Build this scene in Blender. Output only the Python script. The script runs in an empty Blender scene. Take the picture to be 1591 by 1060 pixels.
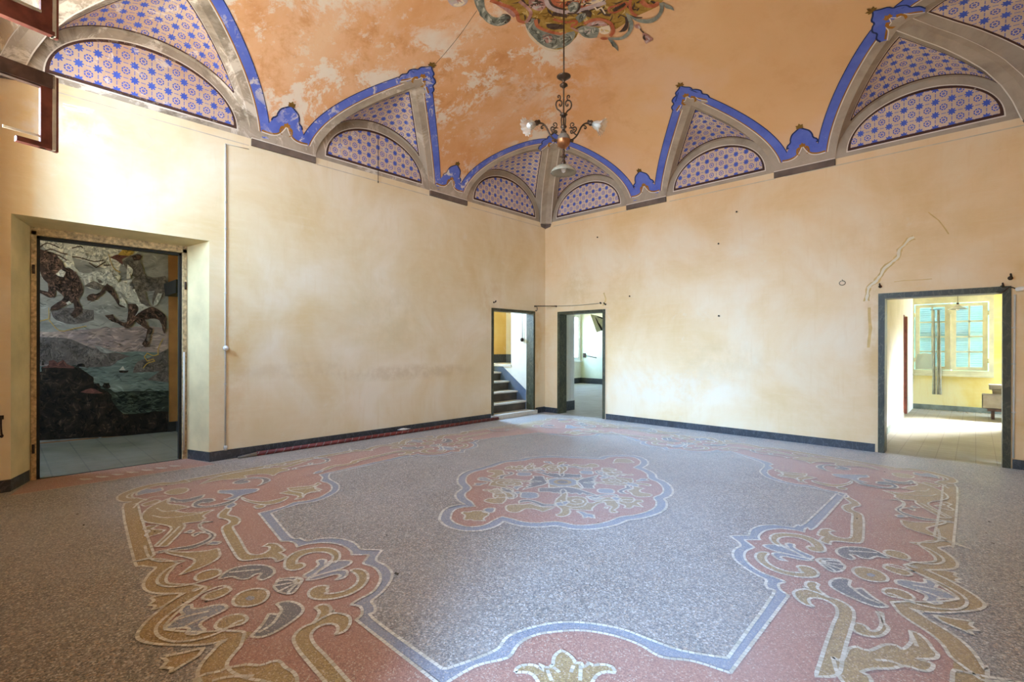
import bpy, bmesh, math, random
from mathutils import Vector, Matrix
from mathutils.geometry import tessellate_polygon, delaunay_2d_cdt
random.seed(7)
SC = bpy.context.scene
COL = SC.collection
PI = math.pi
# ------------------------------------------------------------------ camera (fitted to the photograph)
CF, CCY, CYAW, CPIT, CROLL = 757.385, 539.478, -0.75972, -0.000835, 0.002267
CAM = Vector((7.1896, -8.6749, 1.5))
_f = Vector((math.sin(CYAW)*math.cos(CPIT), math.cos(CYAW)*math.cos(CPIT), math.sin(CPIT)))
_r = Vector((math.cos(CYAW), -math.sin(CYAW), 0)); _u = _r.cross(_f)
CR = _r*math.cos(CROLL)+_u*math.sin(CROLL); CU = _u*math.cos(CROLL)-_r*math.sin(CROLL); CFW = _f
def ray(px, py): return CFW+CR*((px-795.5)/CF)+CU*((CCY-py)/CF)
def hit(px, py, ax, val):
    d = ray(px, py); k = (val-CAM[ax])/d[ax]; return CAM+d*k
def fl(px, py):
    h = hit(px, py, 2, 0.0); return (h.x, h.y)
def ZM(ox, oy, s):
    return lambda pts: [(ox+a/s, oy+b/s) for a, b in pts]
def FL(z, pts): return [fl(*q) for q in z(pts)]
# ------------------------------------------------------------------ node materials
class S:
    def __init__(s, nb, sock): s.nb, s.k = nb, sock
    def _m(s, op, o, sw=False): return s.nb.math(op, o, s) if sw else s.nb.math(op, s, o)
    def __add__(s, o): return s._m('ADD', o)
    def __radd__(s, o): return s._m('ADD', o)
    def __sub__(s, o): return s._m('SUBTRACT', o)
    def __rsub__(s, o): return s._m('SUBTRACT', o, True)
    def __mul__(s, o): return s._m('MULTIPLY', o)
    def __rmul__(s, o): return s._m('MULTIPLY', o)
    def __truediv__(s, o): return s._m('DIVIDE', o)
    def lt(s, o): return s._m('LESS_THAN', o)
    def gt(s, o): return s._m('GREATER_THAN', o)
class NB:
    def __init__(s, name, rough=0.8, spec=0.3, metal=0.0):
        s.mat = bpy.data.materials.new(name); s.mat.use_nodes = True
        s.t = s.mat.node_tree; s.t.nodes.clear()
        s.o = s.t.nodes.new('ShaderNodeOutputMaterial'); s.b = s.t.nodes.new('ShaderNodeBsdfPrincipled')
        s.t.links.new(s.b.outputs[0], s.o.inputs[0])
        s.b.inputs['Roughness'].default_value = rough; s.b.inputs['Metallic'].default_value = metal
        s.b.inputs['Specular IOR Level'].default_value = spec
    def put(s, sock, v):
        if isinstance(v, S): s.t.links.new(v.k, sock)
        elif isinstance(v, (tuple, list)) and len(v) == 3 and sock.type == 'RGBA': sock.default_value = (*v, 1)
        else: sock.default_value = v
    def math(s, op, a, b=0.0, c=None):
        n = s.t.nodes.new('ShaderNodeMath'); n.operation = op
        s.put(n.inputs[0], a); s.put(n.inputs[1], b)
        if c is not None: s.put(n.inputs[2], c)
        return S(s, n.outputs[0])
    def obj(s):
        n = s.t.nodes.new('ShaderNodeTexCoord'); return S(s, n.outputs['Object'])
    def uv(s):
        n = s.t.nodes.new('ShaderNodeTexCoord'); return S(s, n.outputs['UV'])
    def xyz(s, v):
        n = s.t.nodes.new('ShaderNodeSeparateXYZ'); s.put(n.inputs[0], v); return [S(s, k) for k in n.outputs]
    def vec(s, x, y, z=0.0):
        n = s.t.nodes.new('ShaderNodeCombineXYZ')
        for k, v in zip(n.inputs, (x, y, z)): s.put(k, v)
        return S(s, n.outputs[0])
    def scale(s, v, sc):
        n = s.t.nodes.new('ShaderNodeMapping'); s.put(n.inputs[0], v); n.inputs['Scale'].default_value = sc; return S(s, n.outputs[0])
    def noise(s, v, sc, det=5, rough=.55, dist=0.0):
        n = s.t.nodes.new('ShaderNodeTexNoise'); s.put(n.inputs['Vector'], v)
        n.inputs['Scale'].default_value = sc; n.inputs['Detail'].default_value = det
        n.inputs['Roughness'].default_value = rough; n.inputs['Distortion'].default_value = dist
        return S(s, n.outputs[0])
    def vor(s, v, sc, rnd=1.0, out='Color', feat='F1'):
        n = s.t.nodes.new('ShaderNodeTexVoronoi'); n.feature = feat; s.put(n.inputs['Vector'], v)
        n.inputs['Scale'].default_value = sc; n.inputs['Randomness'].default_value = rnd
        return S(s, n.outputs[out])
    def rnd(s):
        n = s.t.nodes.new('ShaderNodeNewGeometry'); return S(s, n.outputs['Random Per Island'])
    def ramp(s, f, stops, const=False):
        n = s.t.nodes.new('ShaderNodeValToRGB'); s.put(n.inputs[0], f); e = n.color_ramp.elements
        if const: n.color_ramp.interpolation = 'CONSTANT'
        while len(e) < len(stops): e.new(0.5)
        for k, (p, c) in zip(e, stops):
            k.position = p; k.color = (*c, 1) if len(c) == 3 else c
        return S(s, n.outputs[0])
    def step(s, f, a, b):          # smooth 0..1 between a and b
        n = s.t.nodes.new('ShaderNodeMapRange'); n.interpolation_type = 'SMOOTHSTEP'
        s.put(n.inputs[0], f); n.inputs[1].default_value = a; n.inputs[2].default_value = b
        return S(s, n.outputs[0])
    def mix(s, f, a, b, mode='MIX'):
        n = s.t.nodes.new('ShaderNodeMix'); n.data_type = 'RGBA'; n.blend_type = mode; n.clamp_factor = True
        s.put(n.inputs[0], f); s.put(n.inputs[6], a); s.put(n.inputs[7], b); return S(s, n.outputs[2])
    def bump(s, h, strength=.2, dist=.01):
        n = s.t.nodes.new('ShaderNodeBump'); s.put(n.inputs['Height'], h)
        n.inputs['Strength'].default_value = strength; n.inputs['Distance'].default_value = dist
        s.t.links.new(n.outputs[0], s.b.inputs['Normal'])
    def col(s, c): s.put(s.b.inputs['Base Color'], c); return s
    def set(s, k, v): s.put(s.b.inputs[k], v); return s
def srgb(h):
    h = h.lstrip('#'); v = [int(h[i:i+2], 16)/255 for i in (0, 2, 4)]
    return tuple(x/12.92 if x <= .04045 else ((x+.055)/1.055)**2.4 for x in v)
def simple(name, c, rough=.7, metal=0.0, var=.12, sc=6.0, spec=.3):
    m = NB(name, rough, spec, metal); n = m.noise(m.obj(), sc, 6)
    d = tuple(max(0, x*(1-var*2)) for x in c); l = tuple(min(1, x*(1+var)) for x in c)
    m.col(m.ramp(n, [(.3, d), (.7, l)])); return m.mat
# ------------------------------------------------------------------ mesh builder
class MB:
    def __init__(s): s.v = []; s.f = []; s.m = []; s.uv = {}; s.sm = []
    def face(s, pts, m=0, uv=None, smooth=False):
        i = len(s.v); s.v += [tuple(p) for p in pts]; s.f.append(tuple(range(i, i+len(pts)))); s.m.append(m); s.sm.append(smooth)
        if uv: s.uv[len(s.f)-1] = uv
    def add(s, verts, faces, m=0, smooth=True, uvs=None):
        i = len(s.v); s.v += [tuple(p) for p in verts]
        for k, f in enumerate(faces):
            s.f.append(tuple(i+j for j in f)); s.m.append(m); s.sm.append(smooth)
            if uvs: s.uv[len(s.f)-1] = [uvs[j] for j in f]
    def box(s, a, b, m=0):
        (x0, y0, z0), (x1, y1, z1) = a, b
        x0, x1 = min(x0, x1), max(x0, x1); y0, y1 = min(y0, y1), max(y0, y1); z0, z1 = min(z0, z1), max(z0, z1)
        v = [(x0,y0,z0),(x1,y0,z0),(x1,y1,z0),(x0,y1,z0),(x0,y0,z1),(x1,y0,z1),(x1,y1,z1),(x0,y1,z1)]
        s.add(v, [(0,3,2,1),(4,5,6,7),(0,1,5,4),(1,2,6,5),(2,3,7,6),(3,0,4,7)], m, False)
    def obox(s, o, ex, ey, ez, m=0):   # oriented box: corner o, edge vectors
        o, ex, ey, ez = map(Vector, (o, ex, ey, ez))
        v = [o, o+ex, o+ex+ey, o+ey, o+ez, o+ex+ez, o+ex+ey+ez, o+ey+ez]
        s.add(v, [(0,3,2,1),(4,5,6,7),(0,1,5,4),(1,2,6,5),(2,3,7,6),(3,0,4,7)], m, False)
    def tube(s, path, r, seg=8, m=0, cap=True):
        P = [Vector(p) for p in path]; n = len(P); R = r if isinstance(r, (list, tuple)) else [r]*n
        T = [(P[min(i+1, n-1)]-P[max(i-1, 0)]).normalized() for i in range(n)]
        u = T[0].orthogonal().normalized(); V = []
        for i in range(n):
            u = (u-T[i]*u.dot(T[i])); u = u.normalized() if u.length > 1e-6 else T[i].orthogonal().normalized()
            w = T[i].cross(u)
            V += [P[i]+(u*math.cos(2*PI*k/seg)+w*math.sin(2*PI*k/seg))*R[i] for k in range(seg)]
        F = [(i*seg+k, i*seg+(k+1) % seg, (i+1)*seg+(k+1) % seg, (i+1)*seg+k) for i in range(n-1) for k in range(seg)]
        if cap: F += [tuple(range(seg))[::-1], tuple(range((n-1)*seg, n*seg))]
        s.add(V, F, m)
    def lathe(s, prof, c=(0,0,0), seg=24, m=0, axis=None, wav=None):
        A = Vector(axis).normalized() if axis else Vector((0,0,1)); U = A.orthogonal().normalized(); W = A.cross(U); c = Vector(c); V = []
        for i, (r, z) in enumerate(prof):
            for k in range(seg):
                t = 2*PI*k/seg; rr = r*(1+(wav(i, t) if wav else 0)); V.append(c+A*z+(U*math.cos(t)+W*math.sin(t))*rr)
        n = len(prof)
        F = [(i*seg+k, i*seg+(k+1) % seg, (i+1)*seg+(k+1) % seg, (i+1)*seg+k) for i in range(n-1) for k in range(seg)]
        s.add(V, F, m)
    def build(s, name, mats, parent=None, weld=False):
        me = bpy.data.meshes.new(name); me.from_pydata(s.v, [], s.f)
        for m in (mats if isinstance(mats, (list, tuple)) else [mats]): me.materials.append(m)
        me.polygons.foreach_set('material_index', s.m); me.polygons.foreach_set('use_smooth', s.sm)
        if s.uv:
            L = me.uv_layers.new(name='UVMap')
            for p in me.polygons:
                if p.index in s.uv:
                    for li, q in zip(p.loop_indices, s.uv[p.index]): L.data[li].uv = q
        if weld:
            bm = bmesh.new(); bm.from_mesh(me); bmesh.ops.remove_doubles(bm, verts=bm.verts, dist=1e-4)
            bm.to_mesh(me); bm.free()
        me.validate(); me.update()
        o = bpy.data.objects.new(name, me); COL.objects.link(o)
        if parent: o.parent = parent
        return o
def tag(o, label=None, cat=None, group=None, kind=None):
    for k, v in (('label', label), ('category', cat), ('group', group), ('kind', kind)):
        if v: o[k] = v
    return o
def struct(o, label=None): o['kind'] = 'structure'; tag(o, label); return o
def empty(name, loc, label, cat, group=None, rz=0.0):
    o = bpy.data.objects.new(name, None); COL.objects.link(o); o.location = loc; o.rotation_euler = (0, 0, rz); o.empty_display_size = .1
    return tag(o, label, cat, group)
def part(mb, name, mats, root, label=None):   # mesh in world coordinates parented to a root Empty without moving
    o = mb.build(name, mats); l = Vector(root.location)
    o.data.transform(Matrix.Translation(-l)) ; o.parent = root
    if root.rotation_euler.z: o.data.transform(Matrix.Rotation(-root.rotation_euler.z, 4, 'Z'))
    if label: o['label'] = label
    return o
def sub(mb, name, mats, par, root, label=None):
    o = part(mb, name, mats, root, label); o.parent = par; return o
# ------------------------------------------------------------------ 2D helpers
def smooth(pts, closed=False, n=4, corner=62):
    """Catmull-Rom through the points; vertices turning sharper than `corner` degrees stay sharp."""
    P = [Vector((p[0], p[1])) for p in pts]; N = len(P); out = []
    def sharp(i):
        if not closed and (i <= 0 or i >= N-1): return True
        a = P[i]-P[i-1]; b = P[(i+1) % N]-P[i]
        return a.length < 1e-9 or b.length < 1e-9 or a.angle(b) > math.radians(corner)
    for i in range(N if closed else N-1):
        p1, p2 = P[i], P[(i+1) % N]
        p0 = P[i-1] if not sharp(i) else p1+(p1-p2); p3 = P[(i+2) % N] if not sharp((i+1) % N) else p2+(p2-p1)
        for k in range(n):
            t = k/n; t2 = t*t; t3 = t2*t
            q = .5*((2*p1)+(p2-p0)*t+(2*p0-5*p1+4*p2-p3)*t2+(3*p1-p0-3*p2+p3)*t3); out.append((q.x, q.y))
    if not closed: out.append((P[-1].x, P[-1].y))
    return out
def tris(poly):
    v = [Vector((p[0], p[1], 0)) for p in poly]
    return [t for t in tessellate_polygon([v])]
def offs(pts, d, closed=True, lim=1.8):
    """Offset a polyline to its left by d with limited mitres."""
    P = [Vector(p[:2]) for p in pts]; N = len(P); out = []
    for i in range(N):
        a = P[i]-P[i-1] if (closed or i) else P[1]-P[0]; b = P[(i+1) % N]-P[i] if (closed or i < N-1) else P[i]-P[i-1]
        if a.length < 1e-7: a = b
        if b.length < 1e-7: b = a
        a = a.normalized(); b = b.normalized(); n1 = Vector((-a.y, a.x)); n2 = Vector((-b.y, b.x)); n = n1+n2
        if n.length < 1e-4: n = n1
        n.normalize(); k = min(lim, 1/max(.2, n.dot(n1))); q = P[i]+n*d*k; out.append((q.x, q.y))
    return out
def resample(pts, step, closed=False):
    P = [Vector(p[:2]) for p in pts]+([Vector(pts[0][:2])] if closed else []); L = [0]
    for a, b in zip(P, P[1:]): L.append(L[-1]+(b-a).length)
    n = max(1, round(L[-1]/step)); out = []; j = 0
    for i in range(n+1):
        s = L[-1]*i/n
        while j < len(P)-2 and L[j+1] < s: j += 1
        t = (s-L[j])/max(1e-9, L[j+1]-L[j]); q = P[j].lerp(P[j+1], min(1, max(0, t))); out.append((q.x, q.y))
    return out
# ------------------------------------------------------------------ materials
def plaster(name, base, lo, hi, stains=(), axis=0, pale=.35):
    m = NB(name, .85, .2); o = m.obj(); x, y, z = m.xyz(o); h = x if axis == 0 else y
    n = m.noise(o, .8, 7, .6, .4); c = m.ramp(n, [(.33, lo), (.5, base), (.66, hi)])
    st = m.noise(m.scale(o, (2.2, 2.2, 17)), 1.0, 5, .65); st2 = m.noise(m.scale(o, (16, 16, 1.6)), 1.0, 4, .6)
    c = m.mix(m.step(st, .45, .75)*.22, c, hi); c = m.mix(m.step(st2, .52, .78)*.32, c, lo)
    p = m.noise(o, 2.6, 9, .7, .6); c = m.mix(m.step(p, .6, .72)*pale, c, srgb('#efe3cd'))
    for (cx, cz, rx, rz, col, k) in stains:
        u = (h-cx)*(1/rx); v = (z-cz)*(1/rz); r = u*u+v*v
        f = (1.0-m.step(r, .1, 1.1))*m.step(m.noise(o, 3.2, 7, .7), .36, .62)*k
        c = m.mix(f, c, col)
    m.col(c); m.bump(m.noise(m.scale(o, (9, 9, 22)), 3.0, 6, .6), .22, .006); return m.mat
ORG = srgb('#dcb577'); TAN = srgb('#cdb387')
M_WALLN = plaster('cream plaster north', srgb('#f0d1a4'), srgb('#e8c48e'), srgb('#f4ddba'),
    [(3.9, 1.25, 1.0, .45, TAN, .2), (.9, 2.75, .5, .55, ORG, .45), (1.9, 2.6, .35, .9, ORG, .25), (6.15, 1.6, .16, 1.1, ORG, .55),
     (7.65, 2.2, .16, .5, ORG, .4), (2.9, .75, 1.5, .4, srgb('#efe6d6'), .45), (6.4, 3.1, 1.2, .3, ORG, .22)])
M_WALLW = plaster('cream plaster west', srgb('#ecd9b4'), srgb('#e4cb9b'), srgb('#f4e6cc'),
    [(-3.7, 1.05, 1.7, .16, TAN, .45), (-5.6, 1.15, 1.0, .14, TAN, .3), (-6.55, 1.3, .3, 1.2, ORG, .4), (-.25, 1.6, .16, 1.3, ORG, .55),
     (-1.7, 2.45, .4, .5, ORG, .4), (-4.2, 2.0, .9, .8, srgb('#d9c8a0'), .35), (-8.2, 3.9, .5, .3, srgb('#e9e4e4'), .7)], axis=1, pale=.5)
M_REVEAL = simple('cream plaster reveal', srgb('#d9c79a'), .85, var=.1, sc=2.5)
M_GREENW = simple('pale green plaster', srgb('#dfe6d0'), .85, var=.08, sc=1.3)
M_YELW = plaster('yellow plaster far room', srgb('#ecd98c'), srgb('#e3c66b'), srgb('#f0e6b4'))
M_YELS = plaster('ochre plaster stair', srgb('#e3bd72'), srgb('#d8ac5c'), srgb('#ead092'))
M_OLIVE = simple('olive yellow plaster', srgb('#bfa63c'), .8, var=.08)
M_BROWNP = simple('painted brown pilaster', srgb('#9a6a3a'), .8, var=.14, sc=3)
M_WHITEP = plaster('white plaster', srgb('#e6e2d6'), srgb('#d6d2c4'), srgb('#f0ede4'))
def stone_grey():
    m = NB('grey painted stucco', .85, .2); o = m.obj(); x, y, z = m.xyz(o)
    n = m.noise(o, 2.2, 8, .65, .5); c = m.ramp(n, [(.25, srgb('#98897a')), (.5, srgb('#b3a594')), (.75, srgb('#c4b7a6'))])
    sw = m.step(y*-1.0-x*.6, 2.6, 7.6)               # the damp south-west side is the worn one
    d = m.step(m.noise(o, 1.7, 10, .72, .7), .5, .66)*sw; c = m.mix(d*.75, c, srgb('#6d6254'))
    w = m.step(m.noise(m.vec(x+7.0, y, z), 2.1, 10, .74, .8), .52, .6)*m.step(y*-1.0-x*.7, .8, 5.6); c = m.mix(w*.85, c, srgb('#e9dfd2'))
    m.col(c); m.bump(n, .25, .01); return m.mat
M_GREY = stone_grey()
def vault_paint():
    m = NB('orange vault paint', .88, .15); o = m.obj(); x, y, z = m.xyz(o)
    side = x*.725+y*.688+.752                        # across the room, from the damp side to the sound one
    a = m.noise(o, .5, 9, .66, .35); b = m.noise(o, 2.0, 10, .72, .3)
    c = m.ramp(a, [(.3, srgb('#dc9a62')), (.45, srgb('#e5ad7c')), (.56, srgb('#ebbb92')), (.7, srgb('#eec8a4'))])
    good = m.step(side, .7, 2.6)
    c = m.mix(good*.72, c, srgb('#eec593'))
    c = m.mix(m.step(b, .5, .66)*(1.0-good*.8)*.6, c, srgb('#d08c52'))
    pk = m.step(m.noise(o, .7, 6, .6, .5), .36, .56)
    pe = m.step(m.noise(o, 1.5, 13, .76, .25), .485, .55)*(1.0-m.step(side, .3, 1.9))*pk
    c = m.mix(pe*.85, c, srgb('#efe6d9'))
    pe2 = m.step(m.noise(m.vec(x, y+9.0, z), 3.4, 12, .78, .2), .55, .6)*(1.0-m.step(side, .2, 1.6)); c = m.mix(pe2*.6, c, srgb('#ecdccb'))
    pk2 = m.step(m.noise(m.vec(x+3.0, y, z), .55, 5), .5, .62)*good; c = m.mix(pk2*.45, c, srgb('#efcdb4'))
    m.col(c); m.bump(b, .15, .01); return m.mat
M_VAULT = vault_paint()
def worn(name, base, dark, wear, wear_amt=.5, rough=.8):
    """flat paint that has flaked towards the damp (south-west / north-west) side"""
    m = NB(name, rough, .2); o = m.obj(); x, y, z = m.xyz(o); n = m.noise(o, 3.5, 7, .6); c = m.ramp(n, [(.3, dark), (.65, base)])
    side = x*.725+y*.688+.752
    f = m.step(m.noise(o, 5.5, 11, .75, .6), .53, .58)*(1.0-m.step(side, -1.2, 1.0))*m.step(m.noise(o, .9, 4), .4, .6)*wear_amt
    f2 = m.step(m.noise(o, 7.0, 10, .75, .5), .66, .69)*.8
    m.col(m.mix(f2, m.mix(f, c, wear), wear)); return m.mat
M_BLUE = worn('ultramarine band paint', srgb('#6d80d8'), srgb('#5468c8'), srgb('#e2d9d2'), .95)
M_NAVY = worn('navy outline paint', srgb('#33406f'), srgb('#28335c'), srgb('#b9a58c'), .5)
M_GOLD = worn('gold scroll paint', srgb('#b57f35'), srgb('#8d5d25'), srgb('#d8c0a0'), .5)
M_BROWNL = worn('brown border paint', srgb('#5a4038'), srgb('#48322c'), srgb('#a8988a'), .6)
M_WLINE = worn('white line paint', srgb('#efe8de'), srgb('#ddd4c8'), srgb('#cfc4b6'), .3)
M_DARKST = simple('dark grey corbel stone', srgb('#74655c'), .8, var=.16, sc=5)
def tile_paint():
    m = NB('stencilled star paint', .85, .2); u, v, _ = m.xyz(m.uv()); P = .165
    u = u*(1/P); v = v*(1/(P*1.06))
    def cell(q, sh): return m.math('SUBTRACT', m.math('FRACT', q+(sh+50.0)), .5)
    ax, ay = cell(u, .5), cell(v, .5); bx, by = cell(u, 0.0), cell(v, 0.0)
    ra = m.math('SQRT', ax*ax+ay*ay); ph = m.math('ARCTAN2', ay, ax)
    star = (ra-(m.math('COSINE', ph*8.0)*.055+.225)).lt(0.0)
    rb = m.math('SQRT', bx*bx+by*by); pb = m.math('ARCTAN2', by, bx)
    ring = m.math('ABSOLUTE', rb-.205).lt(.042)*m.math('ABSOLUTE', m.math('SINE', pb*4.0+.0)).gt(.35)
    dot = rb.lt(.085)*rb.gt(.02)
    aax, aay = m.math('ABSOLUTE', ax), m.math('ABSOLUTE', ay)
    dv = aax.lt(.03)*aay.gt(.36); dh = aay.lt(.03)*aax.gt(.36)
    f = m.math('MAXIMUM', m.math('MAXIMUM', star, m.math('MAXIMUM', ring, dot)), m.math('MAXIMUM', dv, dh)*.75)
    o = m.obj(); x, y, z = m.xyz(o); g = m.noise(o, 1.4, 7, .6); bg = m.ramp(g, [(.3, srgb('#cdb49e')), (.55, srgb('#dfc9b4')), (.75, srgb('#ecddcb'))])
    sw = m.step(y*-1.0-x*.8, 3.2, 7.4); bg = m.mix(sw*m.step(g, .35, .6)*.7, bg, srgb('#bf9478'))
    c = m.mix(f*.93, bg, m.ramp(m.noise(o, 4, 3), [(.3, srgb('#2a55c8')), (.7, srgb('#4468d4'))]))
    fl_ = m.step(m.noise(o, 3.6, 10, .74, .6), .57, .62)*m.step(y*-1.0-x*.7, 1.5, 5.5); c = m.mix(fl_*.8, c, srgb('#e9dcd2'))
    m.col(c); return m.mat
M_TILE = tile_paint()
# floor
def dusty(m, c, k=1.0):
    o = m.obj(); n = m.noise(o, .55, 7, .62, .6); s_ = m.noise(m.scale(o, (5, 5, 1)), 1.0, 8, .72)
    c = m.mix(m.step(n, .3, .72)*.32*k, c, srgb('#b3aeaa')); c = m.mix(m.step(s_, .56, .74)*.25*k, c, srgb('#8d8379')); return c
def film(m):      # thin film of dry dust on the stone
    m.set('Sheen Weight', .21); m.set('Sheen Roughness', .55); m.set('Sheen Tint', (.95, .97, 1.0, 1))
def terrazzo():
    m = NB('terrazzo chips', .5, .35); o = m.obj(); r = m.xyz(m.vor(o, 105))[0]; r2 = m.xyz(m.vor(o, 200))[1]
    cols = [(0, srgb('#2f2a26')), (.17, srgb('#655749')), (.34, srgb('#8f8170')), (.5, srgb('#b0a496')), (.66, srgb('#75695d')), (.8, srgb('#c3a483')), (.91, srgb('#ddd5ca'))]
    c = m.ramp(r, cols, True); c2 = m.ramp(r2, cols, True); c = m.mix(.38, c, c2)
    e = m.vor(o, 105, out='Distance', feat='DISTANCE_TO_EDGE'); c = m.mix((1.0-m.step(e, .0, .09))*.55, c, srgb('#7b7066'))
    m.col(dusty(m, c)); m.set('Roughness', m.step(m.noise(o, 1.5, 6), .2, .8)*.2+.42); film(m); m.bump(r, .05, .002); return m.mat
def ground(name, a, b, c_, k=1.0):
    m = NB(name, .5, .35); o = m.obj(); r = m.xyz(m.vor(o, 170))[0]; n = m.noise(o, 1.2, 7, .6)
    c = m.ramp(r, [(0, a), (.3, b), (.7, c_), (.92, srgb('#c9b49a'))], True); c = m.mix(m.step(n, .35, .7)*.5, c, b)
    m.col(dusty(m, c, k)); film(m); return m.mat
M_TERR = terrazzo()
M_RED = ground('red marble ground', srgb('#8c563e'), srgb('#a86f54'), srgb('#b98468'), .6)
M_OCH = ground('ochre marble chips', srgb('#86652a'), srgb('#a48343'), srgb('#b69757'), .5)
M_SLATE = ground('blue grey marble chips', srgb('#6a6a74'), srgb('#85868f'), srgb('#9496a0'), .9)
M_DLEAF = ground('dark leaf chips', srgb('#4b4340'), srgb('#5e5553'), srgb('#70665f'), .8)
def tesserae():
    m = NB('white tesserae', .5, .35); c = m.ramp(m.rnd(), [(0, srgb('#b9ae98')), (.4, srgb('#d2c9b6')), (1, srgb('#e6dfd0'))])
    o = m.obj(); c = m.mix(m.step(m.noise(o, .5, 6), .4, .75)*.4, c, srgb('#b8a888')); m.col(c); film(m); return m.mat
M_TESS = tesserae()
def old_tiles(name, base, lo, line, pu=.2, pv=.2, rot=0.0):
    m = NB(name, .6, .3); o = m.obj(); x, y, z = m.xyz(o)
    gx = m.math('ABSOLUTE', m.math('FRACT', (x+y*rot)*(1/pu)+50.0)-.5); gy = m.math('ABSOLUTE', m.math('FRACT', (y-x*rot)*(1/pv)+50.0)-.5)
    g = m.math('MAXIMUM', gx, gy).gt(.478); n = m.noise(o, 1.6, 8, .66); c = m.ramp(n, [(.3, lo), (.65, base)])
    m.col(dusty(m, m.mix(g*.6, c, line))); return m.mat
M_FTILE = old_tiles('worn grey floor tiles', srgb('#a79f8d'), srgb('#8d8674'), srgb('#6d675a'))
M_PTILE = old_tiles('passage floor tiles', srgb('#77745f'), srgb('#5d5a48'), srgb('#46433a'), .33, .33, .0)
def marble(name, a, b, vein):
    m = NB(name, .45, .45); o = m.obj(); n = m.noise(o, 2.2, 9, .65, 1.6); c = m.ramp(n, [(.3, a), (.6, b)])
    v = m.math('ABSOLUTE', m.noise(m.scale(o, (2, 2, 1)), 3.0, 8, .6, 2.2)-.5); m.col(m.mix((1.0-m.step(v, .0, .03))*.5, c, vein)); return m.mat
M_MARB = marble('dark green marble', srgb('#302e22'), srgb('#454330'), srgb('#727055'))
M_BASE = marble('dark slate baseboard', srgb('#2c2d30'), srgb('#3f4145'), srgb('#6a6d70'))
M_STEP = marble('pale stone step', srgb('#c6c0b4'), srgb('#d8d3c8'), srgb('#e6e2da'))
M_RISER = simple('slate riser', srgb('#5a564e'), .7, var=.2, sc=4)
M_DADO = simple('blue grey dado paint', srgb('#5f6b80'), .7, var=.12, sc=3)
M_WOODR = simple('reddish stained wood', srgb('#7a4238'), .55, var=.22, sc=9)
M_WOODD = simple('dark brown wood and rail shade', srgb('#5c4640'), .6, var=.22, sc=9)
M_WOODP = simple('pale bare wood edge', srgb('#c9c2b4'), .7, var=.15, sc=9)
M_FRAMEP = simple('flaking door frame paint', srgb('#c6ab80'), .75, var=.3, sc=26)
M_BLACKW = simple('black painted wood', srgb('#2a2823'), .6, var=.2)
M_CREAMW = simple('old cream window paint', srgb('#d9d6b4'), .6, var=.1, sc=5)
M_WHITEW = simple('white window paint', srgb('#e8ecec'), .5, var=.05)
M_SHUT = simple('teal shutter paint', srgb('#6d9a9a'), .6, var=.12, sc=3)
M_IRON = simple('rusty iron', srgb('#4a3b30'), .6, .4, var=.3, sc=40)
M_BRONZE = simple('dark bronze', srgb('#5b4a3d'), .42, .75, var=.25, sc=25)
M_COPPER = simple('worn copper', srgb('#b0764e'), .35, .85, var=.2, sc=12)
M_DUSTC = simple('dusty grey metal', srgb('#8d8274'), .7, .2, var=.15, sc=20)
M_PLAST = simple('off white conduit plastic', srgb('#d6d2c8'), .5, var=.08)
M_CERAM = simple('white ceramic', srgb('#e8e6e0'), .3, var=.05)
M_REDT = simple('dark red plastic', srgb('#7c3a34'), .5, var=.2, sc=14)
M_GREYT = simple('grey wrapping tape', srgb('#8a807c'), .6, var=.15, sc=14)
M_CURT = simple('dusty grey curtain fabric', srgb('#a9a894'), .9, var=.15, sc=12)
M_BOX = simple('grey cardboard', srgb('#9c958a'), .8, var=.15, sc=6)
M_PANEL = simple('yellowed panel sheet', srgb('#efe6bd'), .7, var=.1, sc=8)
M_DUSTY = simple('dusty debris', srgb('#b8a888'), .9, var=.3, sc=30)
M_DARKB = simple('dark debris', srgb('#5d5142'), .9, var=.3, sc=30)
def glass(name, c, dust=.35):
    m = NB(name, .15, .5); m.col(c); t = m.t.nodes.new('ShaderNodeBsdfTransparent'); t.inputs[0].default_value = (.95, .97, .97, 1)
    x = m.t.nodes.new('ShaderNodeMixShader'); x.inputs[0].default_value = dust
    m.t.links.new(t.outputs[0], x.inputs[1]); m.t.links.new(m.b.outputs[0], x.inputs[2]); m.t.links.new(x.outputs[0], m.o.inputs[0]); return m.mat
M_GLASS = glass('dusty window glass', srgb('#dfe8e8'), .18)
M_SHADE = glass('ribbed clear lamp glass', srgb('#d8d4c8'), .42)
M_SHADE2 = glass('dusty lamp glass', srgb('#b5ad98'), .8)
M_MILK = simple('milky bulb glass', srgb('#efefec'), .3, var=.03)
M_DIRTY = glass('grimy taped pane', srgb('#b8bea6'), .85)
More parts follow.
